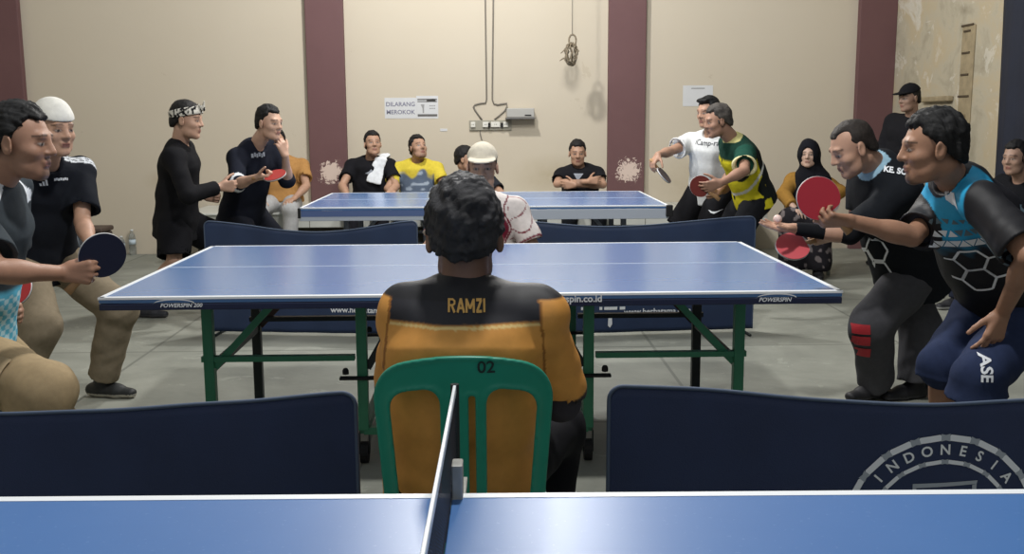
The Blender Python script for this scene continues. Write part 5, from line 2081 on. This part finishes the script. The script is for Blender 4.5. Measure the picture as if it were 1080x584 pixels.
tl = text_bm('ASE', 0.052, bold=0.0015)
lay(tl, 'lettering', blue.pants, at(1037, 387, 3.35), V(0.0, 0, -1), V(1, -0.2, 0), m_crest, blue.pants, blue.base, cell=0.015, far=0.3, off=0.004)
hbl = blue.j['wrR'] + nrm(V(-0.98, -0.1, 0.05)) * 0.075
bat('large red bat held upright in the cyan jersey player\'s right hand', at(863, 209, hbl[1] + 0.02), at(884, 232, hbl[1] + 0.015), (-0.15, -0.97, 0.15), (178, 38, 56), (24, 22, 26), 1.02)

# ---- standing man in black with a cap
capm = person(
    'standing man in black jacket and black cap against the stained wall', at(959, 104, 9.2), (-0.93, -0.30, -0.10), at(962, 125, 9.25), V(3.86, 9.35, 0.92), 215,
    {'R': dict(wr=V(3.62, 9.2, 0.95), pole=V(0, 0.8, -0.4), d=V(0.3, -0.4, -0.8), n=V(0.5, 0.3, 0)), 'L': dict(wr=V(3.82, 9.02, 0.92), pole=V(0.8, 0, -0.2), d=V(-0.3, -0.3, -0.8), n=V(-0.5, 0.3, 0))},
    {'R': dict(an=G(3.78, 9.5), pole=V(-0.8, -0.5, 0), toe=(-0.8, -0.5)), 'L': dict(an=G(3.92, 9.22), pole=V(-0.8, -0.5, 0), toe=(-0.8, -0.5))},
    skin=(140, 106, 88), h=0.008, seed=251,
    shirt=dict(color=(28, 28, 32), sleeve=1.92, drop=0.10, off=0.028, loose=0.012, seed=261, collar=0.045), pants=dict(color=(32, 32, 36)), shoes=((30, 30, 32), (60, 60, 60)),
    hair=dict(th=0.006, amp=0.001, col=(28, 26, 26)), shirt_name='jacket')
cap(capm, (24, 24, 28), h=0.0065)
lay(poly_mesh_2d([[(-0.03, 0.01), (0.0, 0.014), (0.03, 0.01), (0.0, -0.012)]]), 'print_mark', capm.shirt, at(948, 122, 9.0), np.cross(capm.up, capm.fwd), capm.up, mat('pale_print', (150, 156, 166), 0.6), capm.shirt, capm.base, cell=0.02)

# ---- boy at the right edge
Xb = at(1078, 200, 7.2)[0]
boy = person(
    'seated boy in a black top at the right edge, in front of the dark curtain', at(1071, 167, 7.1), (-0.86, -0.48, -0.10), at(1078, 189, 7.15), V(Xb, 7.25, 0.52), 205,
    {'R': dict(wr=V(Xb - 0.38, 7.2, 0.60), pole=V(0, 0.6, -0.6), d=V(-0.9, -0.3, -0.1), n=V(0, 0, -1)), 'L': dict(wr=V(Xb - 0.30, 6.95, 0.60), pole=V(0.3, -0.4, -0.6), d=V(-0.9, -0.3, -0.1), n=V(0, 0, -1))},
    {'R': dict(kn=V(Xb - 0.40, 7.22, 0.50), an=G(Xb - 0.42, 7.2), toe=(-1, -0.3)), 'L': dict(kn=V(Xb - 0.34, 6.92, 0.50), an=G(Xb - 0.36, 6.9), toe=(-1, -0.4))},
    skin=(148, 112, 92), h=0.0075, seed=271, S=0.94, hs=0.98, bulk=0.9, shw=0.16,
    shirt=dict(color=(22, 23, 27), sleeve=0.7, drop=0.03, seed=281), pants=dict(color=(34, 38, 52)), shoes=((40, 40, 44), (180, 180, 180)),
    hair=dict(th=0.013, amp=0.003, col=(18, 18, 20), side=True, front=0.006))

# ---- seated woman in a black headscarf
Xw = at(856, 200, 9.0)[0]
wom = person(
    'seated woman in black headscarf, mustard top and dark patterned skirt', at(853, 163, 8.95), (-0.42, -0.88, -0.05), at(857, 186, 9.02), V(Xw, 9.15, 0.52), 250,
    {'R': dict(el=V(Xw - 0.27, 8.95, 0.72), wr=V(Xw - 0.24, 8.73, 0.62), d=V(0.4, -0.8, -0.3), n=V(0.2, 0, -1)), 'L': dict(el=V(Xw + 0.24, 8.95, 0.74), wr=V(Xw + 0.02, 8.75, 0.64), d=V(-0.8, -0.4, -0.2), n=V(0, 0, -1))},
    {'R': dict(kn=V(Xw - 0.25, 8.74, 0.50), an=G(Xw - 0.24, 8.72), toe=(-0.4, -1)), 'L': dict(kn=V(Xw - 0.02, 8.70, 0.50), an=G(Xw - 0.02, 8.68), toe=(-0.2, -1))},
    skin=(176, 140, 120), h=0.0075, seed=291, S=0.92, hs=0.96, bulk=0.95, shw=0.16,
    shirt=dict(color=(150, 112, 52), sleeve=1.85, drop=0.04, off=0.026, loose=0.014, seed=301), shoes=((30, 30, 32), (60, 60, 60)), shirt_name='blouse')
S = Solid()
c_, R_, hs_ = wom.hc, wom.HR, wom.hs
S.add(ell(c_ + R_ @ V(0, -0.016, 0.028), V(0.094, 0.112, 0.112), R_), 0.01)
S.add(rc(c_ - wom.fwd * 0.02 - V(0, 0, 0.03), wom.neck - V(0, 0, 0.03), 0.088, 0.105), 0.05)
S.add(eseg(wom.neck - V(0, 0, 0.03), wom.neck - wom.up * 0.26 + wom.fwd * 0.03, wom.right, (0.17, 0.13), (0.265, 0.20)), 0.05)
S.sub(ell(c_ + R_ @ V(0, 0.090, -0.006), V(0.052, 0.060, 0.078), R_), 0.01)
S.keep(plane(wom.neck - wom.up * 0.24, -wom.up), 0.01)
S.disp = folds(31, 0.005, 26)
lo, hi = bounds([c_, wom.neck, wom.neck - wom.up * 0.3], 0.28)
extra_solid(wom, 'headscarf', S, lo, hi, 0.0075, (24, 25, 31), CLOTH())
S = Solid()
k0 = wom.hip
for sd in 'RL':
    S.add(rc(wom.j['hp' + sd], wom.j['kn' + sd], 0.11, 0.105), 0.08)
    S.add(rc(wom.j['kn' + sd], wom.j['an' + sd] + V(0, 0, 0.04), 0.105, 0.12), 0.08)
S.add(ell((wom.j['knR'] + wom.j['knL']) / 2 + V(0, 0, -0.12), V(0.20, 0.10, 0.25)), 0.06)
S.keep(plane(V(0, 0, 0.07), V(0, 0, -1)), 0.005)
S.disp = folds(33, 0.006, 24)


def flowery(v):
    c = np.tile(lin((34, 32, 36)), (len(v), 1))
    paint(c, wob(v, 63, 60) > 0.45, (112, 104, 104))
    return c


lo, hi = bounds([wom.hip, wom.j['knR'], wom.j['knL'], wom.j['anR'], wom.j['anL']], 0.22)
lo[2] = 0.02
extra_solid(wom, 'skirt', S, lo, hi, 0.009, flowery, CLOTH())

# =================================================================== plastic chairs
def stacking_chair(label, loc, rz, col, number=None, hgt=0.86):
    m = mat('chair_plastic_%d_%d_%d' % col, col, 0.38, noise=0.06, nscale=12)
    r = empty('plastic_chair', loc, label, 'chair', rz=rz)
    # backrest in the chair's own frame: x across, z up, -y behind the sitter
    zb = 0.36
    Wt, Wb = 0.204, 0.172

    def halfw(z):
        t = np.clip((z - zb) / (hgt - 0.10 - zb), 0, 1)
        return Wb + (Wt - Wb) * t ** 0.9

    def rbox(x, z, cx, cz, hx, hz, rad):
        qx, qz = np.abs(x - cx) - hx + rad, np.abs(z - cz) - hz + rad
        return np.sqrt(np.maximum(qx, 0) ** 2 + np.maximum(qz, 0) ** 2) + np.minimum(np.maximum(qx, qz), 0) - rad

    def f(P):
        x, y, z = P[..., 0], P[..., 1], P[..., 2]
        hw = halfw(z)
        top = hgt - 0.95 * x * x
        d = np.maximum(np.abs(x) - hw, z - top)
        d = smax(np.abs(x) - hw, (z - top) * 0.95, 0.075)
        d = np.maximum(d, zb - z)
        for sx in (-1, 1):
            xx = x * sx
            ctop = hgt - 0.075 - 0.28 * np.clip(xx - 0.05, 0, 1) ** 1.3
            hole = np.maximum(np.maximum(0.052 - xx, xx - (hw - 0.036)), np.maximum(z - ctop, 0.40 - z))
            hole = smax(smax(0.052 - xx, xx - (hw - 0.036), 0.03), smax((z - ctop), 0.40 - z, 0.02), 0.045)
            d = np.maximum(d, -hole)
            d = np.maximum(d, -rbox(x, z, sx * 0.0195, 0.593, 0.0075, 0.193, 0.003))
        yc = -0.215 - 0.10 * (z - 0.42) + 0.9 * np.clip(np.abs(x), 0, 1) ** 2
        th = np.abs(y - yc) - 0.007
        rim = np.clip((0.012 + d) / 0.012, 0, 1)
        th = np.abs(y - yc) - 0.006 - 0.005 * rim
        return smax(d, th, 0.006)
    S = Solid().add(f, 0)
    v, q = S.mesh(V(-0.24, -0.36, 0.30), V(0.24, -0.10, hgt + 0.06), 0.0045)
    back = mesh_obj('backrest', v, q, m, r)

    def fs(P):
        x, y, z = P[..., 0], P[..., 1], P[..., 2]
        d = rbox(x, y, 0, 0.01, 0.205 - 0.06 * np.clip(-y, 0, 1), 0.215, 0.05)
        zc = 0.425 - 0.10 * np.clip(y + 0.22, 0, 1) * 0.2 + 0.25 * x * x
        return smax(d, np.abs(z - zc) - 0.007 - 0.012 * np.clip((d + 0.02) / 0.02, 0, 1), 0.008)
    v, q = Solid().add(fs, 0).mesh(V(-0.25, -0.27, 0.36), V(0.25, 0.27, 0.48), 0.006)
    mesh_obj('seat', v, q, m, r)
    for sx in (-1, 1):
        for y0, y1, xo in ((-0.19, -0.25, 0.155), (0.185, 0.22, 0.175)):
            a, b = V(sx * xo, y0, 0.42), V(sx * (xo + 0.045), y1, 0.0)
            L = Solid().add(eseg(a, b, (1, 0, 0), (0.026, 0.020), (0.018, 0.016)), 0)
            L.keep(plane(V(0, 0, 0.0), V(0, 0, -1)), 0.002)
            lo, hi = bounds([a, b], 0.06)
            v, q = L.mesh(lo, hi, 0.007)
            mesh_obj('leg', v, q, m, r)
    if number:
        cc = -0.215 - 0.10 * (hgt - 0.036 - 0.42)
        lay(text_bm(number, 0.040, bold=0.0006, sx=1.0), 'number', back, (0.052, -0.28, hgt - 0.026), (1, 0, 0), (0, 0, 1), mat('ink', (16, 40, 38), 0.6), back, (0, 0, 0), cell=0.01)
    return r


chz = at(488, 375, 2.16)[2]
stacking_chair('green plastic chair numbered 02 that the man in orange sits on', (at(488, 400, 2.16)[0], 2.16 + 0.26, 0), 0.0, (28, 138, 114), '02', chz)
stacking_chair('plastic chair under the umpire in the white cap', (Xu, 5.72, 0), PI, (96, 100, 106), None, 0.84)
stacking_chair('grey green plastic chair under the woman in the headscarf', (Xw - 0.02, 9.1, 0), PI - 0.3, (112, 116, 104), None, 0.86)
stacking_chair('plastic chair under the boy at the right edge', (Xb, 7.22, 0), PI / 2 + 0.3, (60, 66, 78), None, 0.82)

# =================================================================== things on the walls
m_paper = mat('paper', (204, 205, 206), 0.7, noise=0.04, nscale=6)
m_ink = mat('faded_ink', (120, 120, 138), 0.7)
m_inkd = mat('dark_ink', (96, 94, 92), 0.7)
yw = YW - 0.004


def onwall(px, py):
    q = at(px, py, YW)
    return q[0], q[2]


x0, z0 = onwall(406, 125)
x1, z1 = onwall(439, 103)
r = empty('paper_sign', ((x0 + x1) / 2, YW, z0), 'white paper no smoking sign reading DILARANG MEROKOK on the back wall', 'sign', 'papers on the wall')
W_, H_ = x1 - x0, z1 - z0
MB().box((0, -0.002, H_ / 2), (W_, 0.003, H_)).build('sheet', m_paper, r)
flat(text_bm('DILARANG', 0.062, bold=0.0012, sx=1.0), 'lettering', (0, -0.004, H_ * 0.68), (1, 0, 0), (0, 0, 1), m_ink, r)
flat(text_bm('MEROKOK', 0.062, bold=0.0012, sx=1.0), 'lettering', (0, -0.004, H_ * 0.30), (1, 0, 0), (0, 0, 1), m_ink, r)
x0, z0 = onwall(439.5, 125)
x1, z1 = onwall(462, 101)
r = empty('paper_notice', ((x0 + x1) / 2, YW, z0), 'small paper notice with dark bars, right beside the DILARANG MEROKOK sign', 'notice', 'papers on the wall')
W_, H_ = x1 - x0, z1 - z0
MB().box((0, -0.002, H_ / 2), (W_, 0.003, H_)).build('sheet', m_paper, r)
flat(poly_mesh_2d([rect(0, H_ * 0.34, W_ * 0.9, 0.014), rect(0, H_ * 0.25, W_ * 0.9, 0.010), rect(W_ * 0.18, H_ * 0.295, W_ * 0.4, 0.03), rect(0, -H_ * 0.36, W_ * 0.9, 0.024)]), 'dark_bars', (0, -0.004, H_ / 2), (1, 0, 0), (0, 0, 1), m_inkd, r)
flat(poly_mesh_2d([rect(0.05 - 0.02 + (k % 3) * 0.022, 0.015 - (k // 3) * 0.028, 0.016, 0.011) for k in range(6)]), 'print_marks', (0, -0.0041, H_ / 2), (1, 0, 0), (0, 0, 1), mat('grey_ink', (150, 150, 150), 0.7), r)
flat(poly_mesh_2d([[(-0.07, 0.03), (-0.03, 0.03), (-0.035, -0.01), (-0.035, -0.06), (-0.05, -0.06), (-0.052, -0.01)]]), 'picture', (0, -0.0041, H_ / 2), (1, 0, 0), (0, 0, 1), mat('grey_ink', (150, 150, 150), 0.7), r)
x0, z0 = onwall(720, 112)
x1, z1 = onwall(752, 90)
r = empty('paper_sheet', ((x0 + x1) / 2, YW, z0), 'white paper sheet on the wall behind the man in white tee', 'notice', 'papers on the wall')
W_, H_ = x1 - x0, z1 - z0
MB().box((0, -0.002, H_ / 2), (W_, 0.003, H_)).build('sheet', m_paper, r)
flat(poly_mesh_2d([rect(0, H_ * 0.36, W_ * 0.45, 0.012)]), 'heading', (0, -0.004, H_ / 2), (1, 0, 0), (0, 0, 1), mat('grey_ink', (150, 150, 150), 0.7), r)
x0, z0 = onwall(468, 137)
o = MB().box((x0, YW - 0.003, z0), (0.075, 0.005, 0.028), bev=0.002).build('wall_sticker', m_paper)
tag(o, 'small blank white sticker on the wall below the notices', 'sticker')

# socket board with its cables
m_brd = mat('board_beige', (150, 146, 132), 0.6, noise=0.05)
m_skt = mat('socket_white', (214, 212, 202), 0.4)
m_wire = mat('wire_grey', (120, 114, 104), 0.6)
x0, z0 = onwall(495, 137.5)
x1, z1 = onwall(539.5, 126.5)
r = empty('socket_board', ((x0 + x1) / 2, YW, z0), 'beige wall board with a row of white power sockets', 'socket board')
W_, H_ = x1 - x0, z1 - z0
MB().box((0, -0.012, H_ / 2), (W_, 0.024, H_), bev=0.004).build('board', m_brd, r)
for cx, w in ((-0.41, 0.11), (-0.11, 0.15), (0.12, 0.22), (0.36, 0.12)):
    s = MB().box((cx * W_, -0.036, H_ * 0.56), (w * W_ * 1.0, 0.03, H_ * 0.52), bev=0.005).build('socket', m_skt, r)
    k = MB()
    for dx in (-0.008, 0.008):
        k.tube([(cx * W_ + dx, -0.0515, H_ * 0.58), (cx * W_ + dx, -0.0525, H_ * 0.58)], 0.004, 8)
    k.build('socket_holes', m_rubber, s)
for cx in (-0.03, 0.27):
    MB().box((cx * W_, -0.045, H_ * 0.50), (0.022, 0.04, 0.05), bev=0.005).build('plug', m_rubber, r)


def wallwire(pts, rad, label, name='wall_cable', m=None, grp='cables on the back wall', lift=0.012):
    w = [(*[onwall(px, py)[0]], YW - lift, onwall(px, py)[1]) for px, py in pts]
    o = MB().tube(w, rad, 6).build(name, m or m_wire, None, True)
    tag(o, label, 'cable', grp)


wallwire([(511.3, -60), (511.8, 0), (512.6, 60), (513.2, 105), (512, 108.5), (507, 109), (501, 110.5), (499.4, 112.5), (501, 116), (504.5, 121), (508.5, 126.5)], 0.008, 'left one of two grey cables coming down the wall to the sockets')
wallwire([(520.5, -60), (520.3, 0), (519.6, 60), (519.2, 105), (521, 109.5), (525, 110.5), (530, 109.5), (534.5, 109), (534.8, 112), (532, 117), (527, 121.5), (521.5, 126)], 0.008, 'right one of two grey cables coming down the wall to the sockets')
wallwire([(507.5, 131), (506.2, 136), (506.5, 141), (508, 147), (512, 154)], 0.006, 'short cable hanging from the socket board behind the white cap')
# the small box and its shelf beside the board
x0, z0 = onwall(534, 126)
x1, z1 = onwall(565, 115)
r = empty('wall_box', ((x0 + x1) / 2, YW, z0), 'grey box on a wall shelf, right of the socket board', 'box')
W_ = x1 - x0
MB().box((-0.01, -0.09, 0.012), (W_, 0.18, 0.014), bev=0.003).build('shelf', mat('shelf_dark', (104, 102, 100), 0.5), r)
MB().box((-0.01, -0.075, 0.068), (W_ * 0.93, 0.13, 0.095), bev=0.008).build('case', mat('case_grey', (168, 166, 160), 0.5), r)
MB().box((W_ * 0.22, -0.142, 0.042), (W_ * 0.22, 0.004, 0.014), bev=0.002).build('badge', m_rubber, r)

# the bundle hanging on a cord from the roof
yh = YW - 0.55
pc_ = at(602.5, 55, yh)
r = empty('hanging_bundle', (pc_[0], yh, pc_[2]), 'tangled cable bundle hanging on a cord high by the wall', 'cable bundle')
MB().tube([(0.01, 0, 0.16), (0.008, 0, 1.2), (0.0, 0, 3.4)], 0.004, 6).build('cord', mat('cord', (150, 144, 132), 0.8), r, True)
m_bnd = mat('bundle_straw', (126, 114, 94), 0.7, noise=0.4, nscale=60)
rs = np.random.RandomState(3)
k = MB()
for i in range(9):
    a0 = rs.rand() * 6
    R1, R2 = 0.055 + 0.02 * rs.rand(), 0.085 + 0.03 * rs.rand()
    tilt = rs.rand() * 3
    pts = [(R1 * math.cos(t) * math.cos(tilt) + 0.01 * rs.normal(), R1 * math.cos(t) * math.sin(tilt), -0.02 + R2 * math.sin(t)) for t in np.linspace(a0, a0 + 2 * PI, 20)]
    k.tube(pts, 0.007, 5)
k.build('coils', m_bnd, r, True)
k = MB()
k.tube([(0.012 + 0.035 * math.cos(t), 0, 0.115 + 0.055 * math.sin(t)) for t in np.linspace(0, 2 * PI, 20)], 0.009, 6)
k.tube([(-0.02, 0, 0.075), (0.0, -0.02, 0.07), (0.03, 0, 0.075), (0, 0.02, 0.07), (-0.02, 0, 0.075)], 0.009, 6)
k.build('loop', m_bnd, r, True)
k = MB()
k.tube([(-0.02, 0, 0.05), (-0.07, -0.01, 0.02), (-0.105, -0.01, -0.012)], [0.008, 0.008, 0.004], 6)
k.tube([(-0.03, 0, -0.07), (-0.08, -0.01, -0.06), (-0.115, -0.01, -0.085)], [0.008, 0.008, 0.004], 6)
k.build('loose_end', m_bnd, r, True)

# =================================================================== left corner: case, bag, bottles
xb, yb_ = at(95, 270, 9.6)[0], 9.6
zt = at(95, 239, yb_)[2]
r = empty('storage_case', (at(93, 255, yb_)[0], yb_, 0), 'dark brown case standing on the floor behind the dark bat', 'case')
cw = (112 - 60) * yb_ / FPX
MB().box((-0.05, 0, zt * 0.45), (cw, 0.30, zt * 0.86), bev=0.02).build('body', mat('brown_case', (64, 52, 46), 0.6, noise=0.15), r)
MB().box((-0.05, 0, zt * 0.945), (cw + 0.02, 0.32, zt * 0.11), bev=0.015).build('lid', mat('brown_lid', (72, 58, 50), 0.6, noise=0.1), r)
# black bag
S = Solid()
bc = V(at(72, 245, 9.0)[0], 9.0, 0.0)
S.add(ell(bc + V(0, 0, 0.18), (0.34, 0.17, 0.19)), 0.02).add(ell(bc + V(-0.05, 0, 0.30), (0.24, 0.13, 0.13)), 0.05)
S.keep(plane(bc, V(0, 0, -1)), 0.01)
S.disp = folds(9, 0.008, 16)
v, q = S.mesh(bc + V(-0.45, -0.3, -0.05), bc + V(0.45, 0.3, 0.6), 0.012)
r = empty('sports_bag', bc, 'slouching black sports bag on the floor behind the man in skull cap', 'bag')
mesh_obj('bag_body', v, q, mat('black_nylon', (26, 28, 32), 0.6, noise=0.1, bump=0.2), r, bc)
MB().tube([(-0.16, -0.12, 0.30), (-0.13, -0.15, 0.44), (0.02, -0.15, 0.48), (0.12, -0.13, 0.40), (0.15, -0.12, 0.27)], 0.012, 8).build('strap', mat('grey_strap', (84, 92, 100), 0.6), r, True)
m_pet = mat('clear_plastic', (226, 232, 234), 0.08, trans=0.92)
m_capw = mat('bottle_cap_white', (214, 216, 216), 0.5)
for i, (px, hb, lab) in enumerate(((129, 0.20, 'short clear plastic bottle on the floor, nearest the dark bat'), (140.5, 0.27, 'tall clear plastic bottle on the floor, nearest the man in headband'), (115.5, 0.30, 'clear plastic bottle beside the brown case, mostly behind the dark bat'))):
    q0 = atz(px, 268.5, 0.0)
    r = empty('plastic_bottle', (q0[0], q0[1], 0), lab, 'bottle', 'plastic bottles by the wall')
    rr = 0.036
    prof = [(0.0, 0.004), (rr * 0.8, 0.0), (rr, 0.012), (rr, hb * 0.28), (rr * 0.9, hb * 0.34), (rr, hb * 0.40), (rr, hb * 0.62), (rr * 0.75, hb * 0.78), (0.013, hb * 0.90), (0.013, hb * 0.94)]
    inner = [(a * 0.94 if a > 0 else 0, b + 0.003) for a, b in prof][::-1]
    MB().lathe(prof, (0, 0, 0), 20).build('bottle', m_pet, r, True)
    MB().lathe([(0.015, hb * 0.93), (0.015, hb), (0.0, hb)], (0, 0, 0), 14).build('bottle_cap', m_capw, r, True)
    MB().lathe([(rr * 1.01, hb * 0.42), (rr * 1.01, hb * 0.60)], (0, 0, 0), 20).build('label_band', mat('bottle_label', (190, 204, 214), 0.5), r, True)
